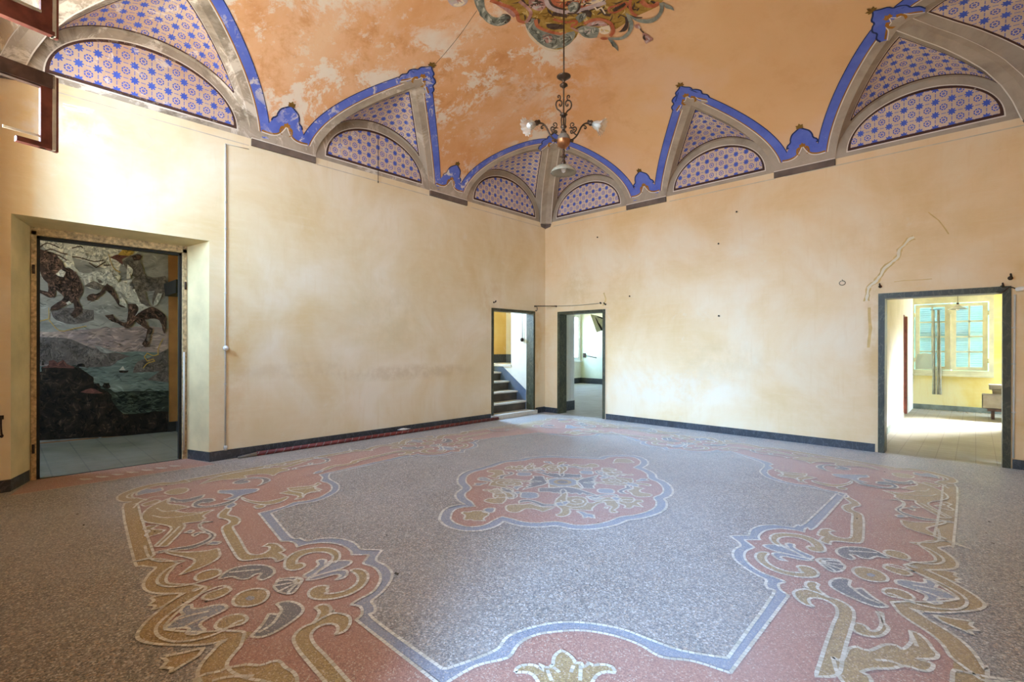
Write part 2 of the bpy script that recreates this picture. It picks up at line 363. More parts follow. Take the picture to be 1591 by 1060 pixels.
# ------------------------------------------------------------------ room constants
RX, RY = 7.78, 8.70          # room: x 0..RX, y -RY..0 ; north wall y=0, west wall x=0
CX, CY = RX/2, -RY/2
ZB, ZS, VH, VN = 4.30, 4.34, 1.65, 10
def qv(x, y): return (abs((x-CX)/CX)**VN+abs((y-CY)/CY)**VN)**(1/VN)
def zm(x, y): return ZB+VH*math.sqrt(max(0.0, 1-qv(x, y)**2))
def onvault(p, it=4):         # project a 3D point on the main vault
    p = Vector(p)
    def F(v): return qv(v.x, v.y)**2+((v.z-ZB)/VH)**2-1
    for _ in range(it):
        e = 1e-4; f = F(p); g = Vector(((F(p+Vector((e,0,0)))-f)/e, (F(p+Vector((0,e,0)))-f)/e, (F(p+Vector((0,0,e)))-f)/e))
        p = p-g*(f/max(1e-9, g.length_squared))
    return p
def nvault(p):
    e = 1e-4
    def F(v): return qv(v.x, v.y)**2+((v.z-ZB)/VH)**2-1
    p = Vector(p); f = F(p); g = Vector(((F(p+Vector((e,0,0)))-f)/e, (F(p+Vector((0,e,0)))-f)/e, (F(p+Vector((0,0,e)))-f)/e))
    return -g.normalized()    # points into the room
LUN_X = [(.18, 2.12), (2.96, 4.82), (5.66, 7.60)]
LUN_Y = [(.18, 2.40), (3.29, 5.41), (6.30, 8.52)]
# wall frames: (origin, direction along s, inward normal)
WALLS = {'north': (Vector((0,0,0)), Vector((1,0,0)), Vector((0,-1,0)), RX, LUN_X), 'west': (Vector((0,0,0)), Vector((0,-1,0)), Vector((1,0,0)), RY, LUN_Y),
         'south': (Vector((0,-RY,0)), Vector((1,0,0)), Vector((0,1,0)), RX, LUN_X), 'east': (Vector((RX,0,0)), Vector((0,-1,0)), Vector((-1,0,0)), RY, LUN_Y)}
def cells(mb, w, z1, holes, m=0, depth=None, md=None, z0=0.0):
    """wall face with rectangular holes (s0,s1,z0,z1) and, with depth, their reveals"""
    O, D, N, L, _ = w
    S_ = sorted({0.0, L, *[h[0] for h in holes], *[h[1] for h in holes]}); Z_ = sorted({z0, z1, *[h[2] for h in holes], *[h[3] for h in holes]})
    P = lambda s, z, d=0.0: O+D*s+Vector((0,0,z))-N*d
    for a, b in zip(S_, S_[1:]):
        for c, d in zip(Z_, Z_[1:]):
            if any(h[0] <= a+1e-6 and b <= h[1]+1e-6 and h[2] <= c+1e-6 and d <= h[3]+1e-6 for h in holes): continue
            mb.face([P(a,c), P(b,c), P(b,d), P(a,d)], m)
    if depth:
        for h in holes:
            a, b, c, d = h[:4]; t = h[4] if len(h) > 4 else depth
            if t <= 0: continue
            k = m if md is None else md
            mb.face([P(a,c), P(a,d), P(a,d,t), P(a,c,t)], k); mb.face([P(b,c), P(b,d), P(b,d,t), P(b,c,t)], k)
            mb.face([P(a,d), P(b,d), P(b,d,t), P(a,d,t)], k)
            if c > z0+.01: mb.face([P(a,c), P(b,c), P(b,c,t), P(a,c,t)], k)
def arch(lun, corner=0, n=40, w_in=0.0, rise=.78, zs=ZS):
    sc = (lun[0]+lun[1])/2; w = (lun[1]-lun[0])/2-w_in
    return [(sc-w*math.cos(PI*i/n), zs+rise*math.sin(PI*i/n)) for i in range(n+1)]
RISE = lambda lun: .78*((lun[1]-lun[0])/1.86)**.35
def lunettes(mb, w, mg, mt, ml, mw):
    O, D, N, L, LU = w; P = lambda s, z, d=0.0: O+D*s+Vector((0,0,z))+N*d
    for lun in LU:
        A = arch(lun, n=48, rise=RISE(lun)); c = ((lun[0]+lun[1])/2, ZS)
        for a, b in zip(A, A[1:]): mb.face([P(*c), P(*a), P(*b)], mg)
        B2 = [(s+(s-c[0])*.03, z+.03) for s, z in A]
        for a, b, d, e in zip(A, A[1:], B2[1:], B2): mb.face([P(*a), P(*b), P(*d, -.006), P(*e, -.006)], mg)
        hw = (lun[1]-lun[0])/2; inset = .18*hw/.93
        def ell(k, zb, d): return [P(s, z, d) for s, z in arch(lun, w_in=inset-k, rise=.52*((hw-.18)/.75)**.5+2*k, zs=zb-k)]
        for k, d, m in ((.052, .0012, mw), (.036, .0024, ml)):
            E = ell(k, 4.45, d); E2 = ell(-.01, 4.45, d)
            for a, b, c2, d2 in zip(E, E[1:], E2[1:], E2): mb.face([a, b, c2, d2], m)
            mb.face([E[0], E2[0], E2[-1], E[-1]], m)
        sc = (lun[0]+lun[1])/2; E = arch(lun, w_in=inset, rise=.52*((hw-.18)/.75)**.5, zs=4.45)
        for a, b in zip(E, E[1:]):
            mb.face([P(sc, 4.45, .0036), P(*a, .0036), P(*b, .0036)], mt, [(0, 0), (a[0]-sc, a[1]-4.45), (b[0]-sc, b[1]-4.45)])
# ---- north wall
N1 = (.42, 1.57, 0, 2.23); N2 = (6.25, 7.45, 0, 2.20)
mb = MB(); cells(mb, WALLS['north'], ZS, [(*N1, .25), (*N2, .25)], 0, .25, 0); lunettes(mb, WALLS['north'], 1, 2, 3, 4)
# painted crack repair above the right-hand door
def wall_line(mb, pts, ax, w, m, d, taper=False):
    P = [hit(px, py, ax, 0.0) for px, py in pts]; Q = [(p.x if ax == 1 else -p.y, p.z) for p in P]; Q = smooth(Q, n=3)
    Q2 = [(a+random.uniform(-.004, .004), b+random.uniform(-.004, .004)) for a, b in Q]
    ws = [w*(.7+.6*random.random()) for _ in Q2]; A = [offs(Q2, 1, False)[i] for i in range(len(Q2))]
    L = [(q[0]+(a[0]-q[0])*k, q[1]+(a[1]-q[1])*k) for q, a, k in zip(Q2, A, ws)]; R = [(q[0]-(a[0]-q[0])*k, q[1]-(a[1]-q[1])*k) for q, a, k in zip(Q2, A, ws)]
    f = (lambda q: (q[0], -d, q[1])) if ax == 1 else (lambda q: (d, -q[0], q[1]))
    for i in range(len(Q2)-1): mb.face([f(L[i]), f(L[i+1]), f(R[i+1]), f(R[i])], m)
zc = ZM(1230, 330, 4.407)
crack = zc([(838, 170), (800, 190), (770, 225), (738, 258), (728, 305), (690, 340), (640, 380), (610, 430), (580, 470), (540, 500), (522, 530), (518, 570), (512, 610)])
wall_line(mb, crack, 1, .032, 5, .0012); wall_line(mb, crack, 1, .015, 6, .0024)
wall_line(mb, [(1350, 478), (1352, 510), (1349, 540)], 1, .02, 5, .0012)
wall_line(mb, [(938, 455), (941, 466), (937, 475)], 1, .015, 5, .0012)
wall_line(mb, zc([(935, 0), (1005, 55), (1075, 150)]), 1, .006, 5, .0012)
wall_line(mb, zc([(700, 478), (800, 465), (960, 457)]), 1, .004, 5, .0012)
for q in [(1440, 295, 1591, 262), (1220, 292, 1440, 244), (1040, 318, 1205, 281), (860, 360, 975, 333)]:
    a, b = hit(q[0], q[1], 1, 0), hit(q[2], q[3], 1, 0)
    mb.face([(a.x, -.0012, 4.232), (b.x, -.0012, 4.232), (b.x, -.0012, 4.244), (a.x, -.0012, 4.244)], 7)
M_STAIN = simple('ochre water stain', srgb('#dfb878'), .85, var=.12, sc=7); M_FILL = simple('pale plaster filler', srgb('#eddcbd'), .85, var=.05)
M_LILAC = simple('faint grey lilac line', srgb('#d6c8b4'), .85, var=.1)
wn = struct(mb.build('wall_north', [M_WALLN, M_GREY, M_TILE, M_BROWNL, M_WLINE, M_STAIN, M_FILL, M_LILAC]), 'cream plaster wall with painted star lunettes along its top')
# ---- west wall
W1 = (.36, 1.72, 0, 2.30); W2 = (6.80, 8.59, 0, 2.86)
mb = MB(); cells(mb, WALLS['west'], ZS, [(*W1, .2), (*W2, 0)], 0, .2, 0); lunettes(mb, WALLS['west'], 1, 2, 3, 4)
f0 = [(0,-6.80,0),(0,-6.80,2.86),(0,-8.59,2.86),(0,-8.59,0)]; f1 = [(-.43,-6.955,0),(-.43,-6.955,2.60),(-.43,-8.43,2.60),(-.43,-8.43,0)]
f1 = [(x, y, z+(.22 if z > 1 else 0)) for x, y, z in f1]
for i in range(3): mb.face([f0[i], f0[i+1], f1[i+1], f1[i]], 5)
for a, b in ((.015, 2.28), (3.32, 5.38), (6.33, 8.55)): mb.face([(.0012, -a, 4.232), (.0012, -b, 4.232), (.0012, -b, 4.244), (.0012, -a, 4.244)], 6)
for a, b in (((97, 161), (140, 169)), ((98, 165), (144, 174)), ((101, 169), (138, 176)), ((120, 168), (146, 172))): wall_line(mb, [a, ((a[0]+b[0])/2, (a[1]+b[1])/2+.5), b], 0, .007, 7, .0012)
wall_line(mb, zc([(0, 0), (1, 0)])[:0] or [(228, 205), (240, 222), (215, 240)], 0, .004, 6, .0012)
M_SCRAPE = simple('blue white scrape marks', srgb('#dfe0ea'), .8, var=.06)
ww = struct(mb.build('wall_west', [M_WALLW, M_GREY, M_TILE, M_BROWNL, M_WLINE, M_REVEAL, M_LILAC, M_SCRAPE]), 'cream plaster wall with a splayed doorway and painted star lunettes')
# ---- south wall with its high windows, east wall
SW = [(.60, 1.70, 2.45, 4.85), (3.20, 4.60, 2.75, 4.95), (6.10, 7.50, 0.0, 2.6)]
mb = MB(); cells(mb, WALLS['south'], 5.3, [(*h, .45) for h in SW], 0, .45, 0)
struct(mb.build('wall_south', [M_WALLN]))
mb = MB(); cells(mb, WALLS['east'], ZS, [], 0); lunettes(mb, WALLS['east'], 1, 2, 3, 4)
struct(mb.build('wall_east', [M_WALLN, M_GREY, M_TILE, M_BROWNL, M_WLINE]))
# ---- corbel blocks under the vault feet
def blocks(name, w, spans):
    O, D, N, L, LU = w
    for a, b in spans:
        mb = MB(); mb.obox(O+D*a+Vector((0,0,4.243)), D*(b-a), N*.03, Vector((0,0,.093)), 0)
        mb.obox(O+D*a+Vector((0,0,4.336)), D*(b-a), N*.032, Vector((0,0,.012)), 1)
        struct(mb.build(name, [M_DARKST, M_WLINE]))
for wn_, LU in (('north', LUN_X), ('west', LUN_Y), ('east', LUN_Y)):
    blocks('trim_1', WALLS[wn_], [(LU[0][1], LU[1][0]), (LU[1][1], LU[2][0])])
for (x, y, sx, sy) in ((0,0,1,-1), (RX,0,-1,-1), (0,-RY,1,1)):
    mb = MB()
    v = lambda a, b, z: (x+sx*a, y+sy*b, z)
    lo = [v(.0,.0,4.215), v(.15,.0,4.24), v(.035,.035,4.215), v(.0,.15,4.24)]; hi = [v(.0,.0,4.345), v(.195,.0,4.345), v(.035,.035,4.345), v(.0,.195,4.345)]
    mb.add(lo+hi, [(0,1,2,3), (4,5,6,7), (1,2,6,5), (2,3,7,6), (0,1,5,4), (3,0,4,7)], 0, False)
    struct(mb.build('trim_2', [M_DARKST]))
# ---- baseboards
def base(name, runs, h=.115, t=.016, mat=None):
    for p, q, n in runs:
        mb = MB(); p = Vector((*p, 0)); q = Vector((*q, 0)); mb.obox(p, q-p, Vector((*n, 0))*t, (0, 0, h)); struct(mb.build(name, [mat or M_BASE]))
base('baseboard_north', [((.0, 0), (.37, 0), (0, -1)), ((1.645, 0), (6.15, 0), (0, -1)), ((7.53, 0), (RX, 0), (0, -1))])
base('baseboard_west', [((0, -.02), (0, -.34), (1, 0)), ((0, -1.74), (0, -6.80), (1, 0)), ((0, -8.59), (0, -RY), (1, 0)), ((.0, -6.80), (-.40, -6.945), (.03, -.08)), ((.0, -8.59), (-.40, -8.44), (.03, .08))], h=.125)
# ------------------------------------------------------------------ vaulted ceiling
RIBT = [(0, ZB), (.1, 4.55), (.2, 4.72), (.38, 4.92), (.58, 5.06), (.79, 5.18), (1.0, 5.27), (1.22, None)]
def ribz(t, ztop):
    T = [(a, ztop if b is None else b) for a, b in RIBT]
    for (a, za), (b, zb) in zip(T, T[1:]):
        if t <= b: return za+(zb-za)*(t-a)/(b-a)
    return ztop
NT = 48
DAP = 1.05
def groin_regular(w, lun):
    """3D polyline on the vault from left spring over the apex to the right spring"""
    O, D, N, L, _ = w; sc = (lun[0]+lun[1])/2; hw = (lun[1]-lun[0])/2; out = []
    for i in range(NT+1):
        u = -math.cos(PI*i/NT); d = DAP*(1-abs(u))**1.08
        p = O+D*(sc+hw*u)+N*d; p.z = zm(p.x, p.y); out.append(p)
    return out
def corner_sev(w, lun, first):
    """corner lunette: groin from the outer spring to the apex, then rib edge down to the corner"""
    O, D, N, L, _ = w; out = []
    so, si = (lun[1], lun[0]) if first else (lun[0], lun[1])
    sg = 1 if first else -1; c0 = 0.0 if first else L
    sap = c0+sg*1.30; dap = 1.14; ap = O+D*sap+N*dap; ztop = zm(ap.x, ap.y); h = NT//2
    for i in range(h+1):
        u = 1-math.cos(PI/2*i/h); s = so+(sap-so)*u; d = dap*(1-(1-u)**1.08) if u < 1 else dap
        p = O+D*s+N*d; p.z = zm(p.x, p.y); out.append(p)
    for i in range(1, h+1):
        k = 1-math.sin(PI/2*i/h); p = O+D*(si+(sap-si)*k)+N*(dap*k); p.z = ribz(1.22*k, ztop); out.append(p)
    return out
def wall_arch(w, lun, rev=False):
    O, D, N, L, _ = w; A = [O+D*s+Vector((0, 0, z)) for s, z in arch(lun, n=NT, rise=RISE(lun))]
    return A[::-1] if rev else A
cb = MB()      # 0 grey 1 vault 2 tile 3 brown line 4 white line 5 blue 6 navy 7 gold
def severy(A, B):
    n = len(A)-1; K = 14; V = []
    def pt(i, v):
        a, b = A[i], B[i]; p = a.lerp(b, v)
        p.z += .05*math.sin(PI*v)*min(1, (b-a).length); return p
    V = [pt(i, k/K) for i in range(n+1) for k in range(K+1)]
    cb.add(V, [(i*(K+1)+k, i*(K+1)+k+1, (i+1)*(K+1)+k+1, (i+1)*(K+1)+k) for i in range(n) for k in range(K)], 0, True)
    # painted star field on it
    U = [0.0]
    for i in range(n): U.append(U[-1]+(A[i+1]-A[i]).length)
    um = U[n//2]
    def P(i, v, d):
        p = pt(i, v); e = (pt(i, min(1, v+.02))-pt(i, max(0, v-.02))); t = A[min(n, i+1)]-A[max(0, i-1)]; nn = e.cross(t)
        if nn.z > 0: nn = -nn
        return p+nn.normalized()*d if nn.length > 1e-9 else p
    rng = []
    for i in range(n+1):
        l = (A[i]-B[i]).length
        x = abs(i-n/2)/(n/2); mg = .15+.05*x
        v0 = .045/max(l, .05); v1 = 1-mg/max(l, .05); rng.append((v0, v1, l) if v1 > v0+.02 else None)
    for i in range(n):
        if rng[i] and rng[i+1]:
            (a0, a1, la), (b0, b1, lb) = rng[i], rng[i+1]; K2 = 10
            for k in range(K2):
                q = [(i, a0+(a1-a0)*k/K2), (i, a0+(a1-a0)*(k+1)/K2), (i+1, b0+(b1-b0)*(k+1)/K2), (i+1, b0+(b1-b0)*k/K2)]
                cb.face([P(j, v, .004) for j, v in q], 2, [(U[j]-um, v*(A[j]-B[j]).length) for j, v in q], True)
            for (e0, e1, m, wd, d) in ((a0, b0, 3, .022, .0052), (a1, b1, 3, -.026, .0052), (a1, b1, 4, .012, .0046)):
                q = [(i, e0), (i, e0+wd/la), (i+1, e1+wd/lb), (i+1, e1)]; cb.face([P(j, v, d) for j, v in q], m, None, True)
W_ = WALLS; paths = []; bnd = {}
for nm in ('north', 'west', 'south', 'east'):
    w = W_[nm]; LU = w[4]
    g = groin_regular(w, LU[1]); severy(wall_arch(w, LU[1]), g); paths.append(g); bnd[nm, 1] = g
    g0 = corner_sev(w, LU[0], True); severy(wall_arch(w, LU[0], True), g0); bnd[nm, 0] = g0
    g2 = corner_sev(w, LU[2], False); severy(wall_arch(w, LU[2]), g2); bnd[nm, 2] = g2
H2 = NT//2
# corner ribs + combined corner paths; (wall, lunette) pairs meeting at NW, NE, SE, SW
corners = {'NW': (('north', 0), ('west', 0), (0, 0)), 'NE': (('east', 0), ('north', 2), (RX, 0)), 'SE': (('south', 2), ('east', 2), (RX, -RY)), 'SW': (('west', 2), ('south', 0), (0, -RY))}
cpath = {}
for k, (a, b, c) in corners.items():
    A, B = bnd[a], bnd[b]; ax = (A[H2]+B[H2])/2; ax.z = zm(ax.x, ax.y); C0 = Vector((c[0], c[1], 0))
    ra, rb = A[H2:], B[H2:]; mid = []
    for p, q in zip(ra, rb):
        m_ = (p+q)/2; d = (C0-m_); d.z = 0; t = d.length; m_ = m_+(d.normalized()*.035*min(1, t/.2) if t > 1e-6 else d); m_.z += .02 if t > .1 else 0; mid.append(m_)
    mid[0] = ax; mid[-1] = Vector((c[0], c[1], ZB))
    for X in (ra, rb):
        for i in range(len(mid)-1): cb.add([X[i], X[i+1], mid[i+1], mid[i]], [(0, 1, 2, 3)], 0, False)
    for X in (ra, rb):       # white arris lines along the rib
        for i in range(len(X)-1):
            i1 = X[i].lerp(mid[i], .10); j1 = X[i+1].lerp(mid[i+1], .10); dn = Vector((0, 0, -.003))+((Vector((CX, CY, 0))-Vector((ax.x, ax.y, 0))).normalized()*.003)
            i0 = X[i].lerp(mid[i], .0); j0 = X[i+1].lerp(mid[i+1], .0)
            cb.face([i0+dn, i1+dn, j1+dn, j0+dn], 4)
    cpath[k] = A[:H2+1]+[ax]+B[:H2+1][::-1]
# main vault sheet: boundary in angle space
def ang(p):
    return Vector((math.asin(max(-1, min(1, (p.x-CX)/CX))), math.asin(max(-1, min(1, (p.y-CY)/abs(CY))))))
order = [cpath['NW'], bnd['west', 1], cpath['SW'], bnd['south', 1], cpath['SE'], bnd['east', 1][::-1], cpath['NE'], bnd['north', 1][::-1]]
loop = []
for seg in order:
    for p in seg:
        q = ang(p)
        if not loop or (q-loop[-1]).length > 1e-5: loop.append(q)
if (loop[0]-loop[-1]).length < 1e-5: loop.pop()
def inside(q, poly):
    c = False; j = len(poly)-1
    for i in range(len(poly)):
        a, b = poly[i], poly[j]
        if (a.y > q.y) != (b.y > q.y) and q.x < (b.x-a.x)*(q.y-a.y)/(b.y-a.y)+a.x: c = not c
        j = i
    return c
vs = list(loop); ed = [(i, (i+1) % len(loop)) for i in range(len(loop))]; GN = 66
for i in range(1, GN):
    for j in range(1, GN):
        q = Vector((-PI/2+PI*i/GN, -PI/2+PI*j/GN))
        if inside(q, loop): vs.append(q)
r = delaunay_2d_cdt(vs, ed, [], 1, 1e-6)
pv = [Vector((CX+CX*math.sin(q.x), CY+abs(CY)*math.sin(q.y), 0)) for q in r[0]]
for p in pv: p.z = zm(p.x, p.y)
cb.add(pv, [tuple(f) for f in r[2]], 1, True)
# painted bands along each arch
def off_path(P, d, lift):
    out = []; n = len(P)
    cen = Vector((CX, CY, 0))
    for i in range(n):
        nn = nvault(P[i]); a = P[i]-P[max(0, i-1)] if i else P[1]-P[0]; b = P[min(n-1, i+1)]-P[i] if i < n-1 else P[i]-P[i-1]
        if a.length < 1e-6: a = b
        if b.length < 1e-6: b = a
        s1 = nn.cross(a).normalized(); s2 = nn.cross(b).normalized(); s = s1+s2
        if s.length < .2: s = s1
        s.normalize(); k = min(2.0, 1/max(.3, s.dot(s1))); out.append((s, k))
    m = out[n//2][0]; sg = 1 if (cen-P[n//2]).to_2d().dot(m.to_2d()) > 0 else -1
    res = []
    for p, (s, k) in zip(P, out):
        q = onvault(p+s*(sg*d*k)); res.append(q+nvault(q)*lift)
    return res
def dens(P, n=3): return [P[i].lerp(P[i+1], k/n) for i in range(len(P)-1) for k in range(n)]+[P[-1]]
def band(P, d0, d1, m, lift):
    A, B = off_path(P, d0, lift), off_path(P, d1, lift)
    for i in range(len(P)-1): cb.face([A[i], A[i+1], B[i+1], B[i]], m, None, True)
MG = .105
allp = [bnd[n_, 1] for n_ in ('north', 'west', 'south', 'east')]+list(cpath.values())
for P in allp:
    P = [p for i, p in enumerate(P) if i == 0 or (p-P[i-1]).length > .004]
    band(P, -.0, MG, 0, .003); band(P, MG-.002, MG+.012, 4, .0045); band(P, MG+.014, MG+.03, 7, .0055)
    band(P, MG+.028, MG+.145, 5, .0065); band(P, MG+.14, MG+.156, 6, .0045)
# fills given in wall coordinates (s, arc length up the vault)
def arcmap(w):
    O, D, N, L, _ = w; half = (RY if abs(N.y) > .5 else RX)/2; T = [(0.0, 0.0, ZB)]
    for i in range(1, 1400):
        d = .0000012*i*i; z = ZB+VH*math.sqrt(max(0, 1-(1-d/half)**2)); T.append((T[-1][0]+math.hypot(d-T[-1][1], z-T[-1][2]), d, z))
    def f(s, a, lift):
        lo, hi = 0, len(T)-1
        while hi-lo > 1:
            m = (lo+hi)//2
            if T[m][0] <= a: lo = m
            else: hi = m
        k = (a-T[lo][0])/max(1e-9, T[hi][0]-T[lo][0]); d = T[lo][1]+(T[hi][1]-T[lo][1])*k
        p = O+D*s+N*d; p.z = zm(p.x, p.y); return p+nvault(p)*lift
    return f
def grid_fill(poly, m, f, cell=.05):
    bm = bmesh.new(); V = [bm.verts.new((p[0], p[1], 0)) for p in poly]
    for t in tris(poly):
        try: bm.faces.new([V[i] for i in t])
        except ValueError: pass
    for ax in (0, 1):
        lo = min(p[ax] for p in poly); hi = max(p[ax] for p in poly); c = math.ceil(lo/cell)*cell
        while c < hi:
            no = (1, 0, 0) if ax == 0 else (0, 1, 0); co = (c, 0, 0) if ax == 0 else (0, c, 0)
            bmesh.ops.bisect_plane(bm, geom=bm.verts[:]+bm.edges[:]+bm.faces[:], plane_co=co, plane_no=no, dist=1e-5); c += cell
    bm.verts.index_update(); cb.add([f(v.co.x, v.co.y) for v in bm.verts], [tuple(v.index for v in fc.verts) for fc in bm.faces], m, True); bm.free()
def ribbon(pts, w, m, f, closed=False):
    Q = resample(pts, .03, closed); A = offs(Q, w/2, closed); B = offs(Q, -w/2, closed)
    for i in range(len(Q)-1): cb.face([f(*A[i]), f(*A[i+1]), f(*B[i+1]), f(*B[i])], m, None, True)
def mirror(h): return h+[(-x, y) for x, y in h[::-1] if abs(x) > 1e-6]
CURL = [(.025, .33), (.05, .37), (.085, .345), (.095, .29), (.08, .25), (.045, .24), (.06, .27), (.07, .3), (.055, .325)]
def leafstar(f, x, y, r, m):
    for a, l in ((90, 1.0), (140, .95), (40, .95), (180, .75), (0, .75)):
        t = math.radians(a); c, s = math.cos(t), math.sin(t)
        grid_fill([(x-s*.012, y+c*.012), (x+c*r*l*.6-s*.018, y+s*r*l*.6+c*.018), (x+c*r*l, y+s*r*l), (x+c*r*l*.6+s*.018, y+s*r*l*.6-c*.018), (x+s*.012, y-c*.012)], m, f)
for nm in ('north', 'west', 'east', 'south'):
    w = W_[nm]; am = arcmap(w); LU = w[4]
    for a, b in ((LU[0][1], LU[1][0]), (LU[1][1], LU[2][0])):
        sc = (a+b)/2; hw = (b-a)/2; F = lambda L: (lambda x, y: am(sc+x, max(.002, y), L))
        Wl = [(-hw+.125, .17), (-.2, .165), (-.11, .19), (-.05, .25), (0, .34)]; Wm = mirror(smooth(Wl, n=4))
        crown = [(-hw+.235, .36), (-.215, .355), (-.2, .40), (-.155, .43), (-.15, .475), (-.12, .545), (-.065, .585), (0, .63)]; Cm = mirror(smooth(crown, n=3))
        grid_fill([(-hw+.045, .004), (-hw+.07, .17)]+Wm+[(hw-.07, .17), (hw-.045, .004)], 0, F(.0074))
        blue = Wm+Cm[::-1]
        grid_fill(blue, 5, F(.0062)); ribbon(Cm, .02, 6, F(.0072)); ribbon(Wm, .014, 4, F(.0092)); ribbon([(x, y+.02) for x, y in Wm], .022, 7, F(.0086))
        for sg in (1, -1):
            grid_fill([(sg*x, y-.03) for x, y in CURL], 7, F(.0092))
        leafstar(F(.0092), 0, .335, .06, 7); leafstar(F(.0092), 0, .63, .068, 15)
# ornament over every apex, drawn in plan around the apex
def apex_orn(ap, e2, sc_=1.0):
    e2 = Vector((e2[0], e2[1], 0)).normalized(); e1 = Vector((e2.y, -e2.x, 0))
    F = lambda L: (lambda x, y: (lambda q: Vector((q.x, q.y, zm(q.x, q.y)))+nvault(Vector((q.x, q.y, zm(q.x, q.y))))*L)(Vector((ap.x, ap.y, 0))+e1*(x*sc_)+e2*(y*.86*sc_)))
    head = [(-.30, .02), (-.29, .10), (-.23, .15), (-.235, .22), (-.18, .28), (-.13, .30), (-.12, .36), (-.05, .41), (0, .47)]
    Hm = mirror(smooth(head, n=3, corner=80)); inner = mirror(smooth([(-.25, -.03), (-.15, .06), (-.12, .13), (-.05, .13), (0, .22)], n=3))
    grid_fill(Hm+inner[::-1], 5, F(.0072)); ribbon(Hm, .02, 6, F(.0082))
    grid_fill([(-.25, -.06)]+inner+[(.25, -.06), (0, .02)], 0, F(.0068))
    ribbon(inner, .014, 4, F(.0092))
    for sg in (1, -1):
        grid_fill([(sg*(x*1.25+.005), y*1.15-.235) for x, y in CURL], 7, F(.0098)); ribbon([(sg*.25, -.0), (sg*.16, .08), (sg*.11, .12)], .024, 7, F(.0088))
    leafstar(F(.0098), 0, .22, .07, 7); leafstar(F(.0098), 0, .47, .085, 15)
for nm in ('north', 'west', 'south', 'east'): apex_orn(bnd[nm, 1][H2], W_[nm][2])
for k in ('NE', 'SE', 'SW', 'NW'):
    ap = cpath[k][H2+1]; apex_orn(ap, Vector((CX, CY, 0))-Vector((ap.x, ap.y, 0)), 1.0)
# central painted cartouche, traced onto the vault
def vhit(px, py):
    d = ray(px, py); lo, hi = 2.0, 14.0
    for i in range(60):
        k = lo+(hi-lo)*i/59; p = CAM+d*k
        if p.z > 4.6 and p.z > zm(p.x, p.y): break
    a, b = k-(hi-lo)/59, k
    for _ in range(30):
        m = (a+b)/2; p = CAM+d*m
        if p.z > zm(p.x, p.y): b = m
        else: a = m
    return CAM+d*b
def strokes(P, f, mats, n, ln, w):
    xs = [p[0] for p in P]; ys = [p[1] for p in P]; V = [Vector(p) for p in P]; k = 0
    for _ in range(n*6):
        if k >= n: break
        q = Vector((random.uniform(min(xs), max(xs)), random.uniform(min(ys), max(ys))))
        if not inside(q, V): continue
        a = random.uniform(0, PI); l = ln*random.uniform(.5, 1.3); d = Vector((math.cos(a), math.sin(a))); b = Vector((-d.y, d.x))*random.uniform(-.4, .4)
        pts = [q-d*l*.5, q+b*l*.5, q+d*l*.5]
        if not all(inside(x, V) for x in pts): continue
        k += 1; ww = w*random.uniform(.4, 1.2); S_ = smooth([tuple(x) for x in pts], False, 4); A, B = offs(S_, ww/2, False), offs(S_, -ww/2, False); m = random.choice(mats); h = len(S_)-1
        for i in range(h):
            t0, t1 = math.sin(PI*i/h), math.sin(PI*(i+1)/h); lp = lambda j, t, X: (S_[j][0]+(X[j][0]-S_[j][0])*t, S_[j][1]+(X[j][1]-S_[j][1])*t)
            cb.face([f(*lp(i, t0, A)), f(*lp(i+1, t1, A)), f(*lp(i+1, t1, B)), f(*lp(i, t0, B))], m, None, True)
VARI = {8: (15, 16, 11), 9: (17, 18), 10: (18, 11, 14), 12: (14, 16), 13: (11, 16), 14: (18, 12)}
def vpoly(z, pts, m, L, n=3, closed=True):
    P = [vhit(*q) for q in z(pts)]; P = smooth([(p.x, p.y) for p in P], closed, n)
    if m is None: return P
    f = lambda x, y: (lambda p: p+nvault(p)*L)(Vector((x, y, zm(x, y))))
    grid_fill(P, m, f, .12)
    ar = abs(sum(a[0]*b[1]-b[0]*a[1] for a, b in zip(P, P[1:]+P[:1])))/2
    if m in VARI: strokes(P, lambda x, y: (lambda p: p+nvault(p)*(L+.0012))(Vector((x, y, zm(x, y)))), VARI[m], int(min(420, 6+ar*150)), .13, .03)
    return P
def vline(z, pts, w, m, L):
    P = [vhit(*q) for q in z(pts)]; P = smooth([(p.x, p.y) for p in P], False, 3)
    ribbon(P, w, m, lambda x, y: (lambda p: p+nvault(p)*L)(Vector((x, y, zm(x, y)))))
def fresco(name, a, b, c): 
    m = NB(name, .85, .15); o = m.obj(); n = m.noise(o, 5.0, 8, .68, 1.2); m.col(m.ramp(n, [(.3, srgb(a)), (.5, srgb(b)), (.7, srgb(c))])); return m.mat
CM = [M_GREY, M_VAULT, M_TILE, M_BROWNL, M_WLINE, M_BLUE, M_NAVY, M_GOLD,
      fresco('fresco ochre', '#7d5f28', '#a88440', '#c4a25c'), fresco('fresco grey green', '#5f6058', '#878a80', '#aaa99a'), fresco('fresco rose', '#8e5f58', '#b5857c', '#cfa89c'),
      fresco('fresco dark', '#3a2c26', '#54423a', '#6e5a4c'), fresco('fresco cream', '#d9c3a4', '#e6d3b8', '#efe0c8'), fresco('fresco terracotta', '#9c5038', '#b9694a', '#cf8763'), fresco('fresco lilac', '#a58f8f', '#c2adab', '#d8c6c2'),
      fresco('fresco umber', '#5f4620', '#7e5f2c', '#97773d'), fresco('fresco pale gold', '#b8954f', '#cfb170', '#e0c890'), fresco('fresco dark grey', '#45463f', '#64655d', '#7d7d72'), fresco('fresco light grey', '#9a9c92', '#b9b8ab', '#d2cfc0')]
zl_, zr_ = ZM(690, 0, 8.374), ZM(870, 0, 8.374)
L0 = .003
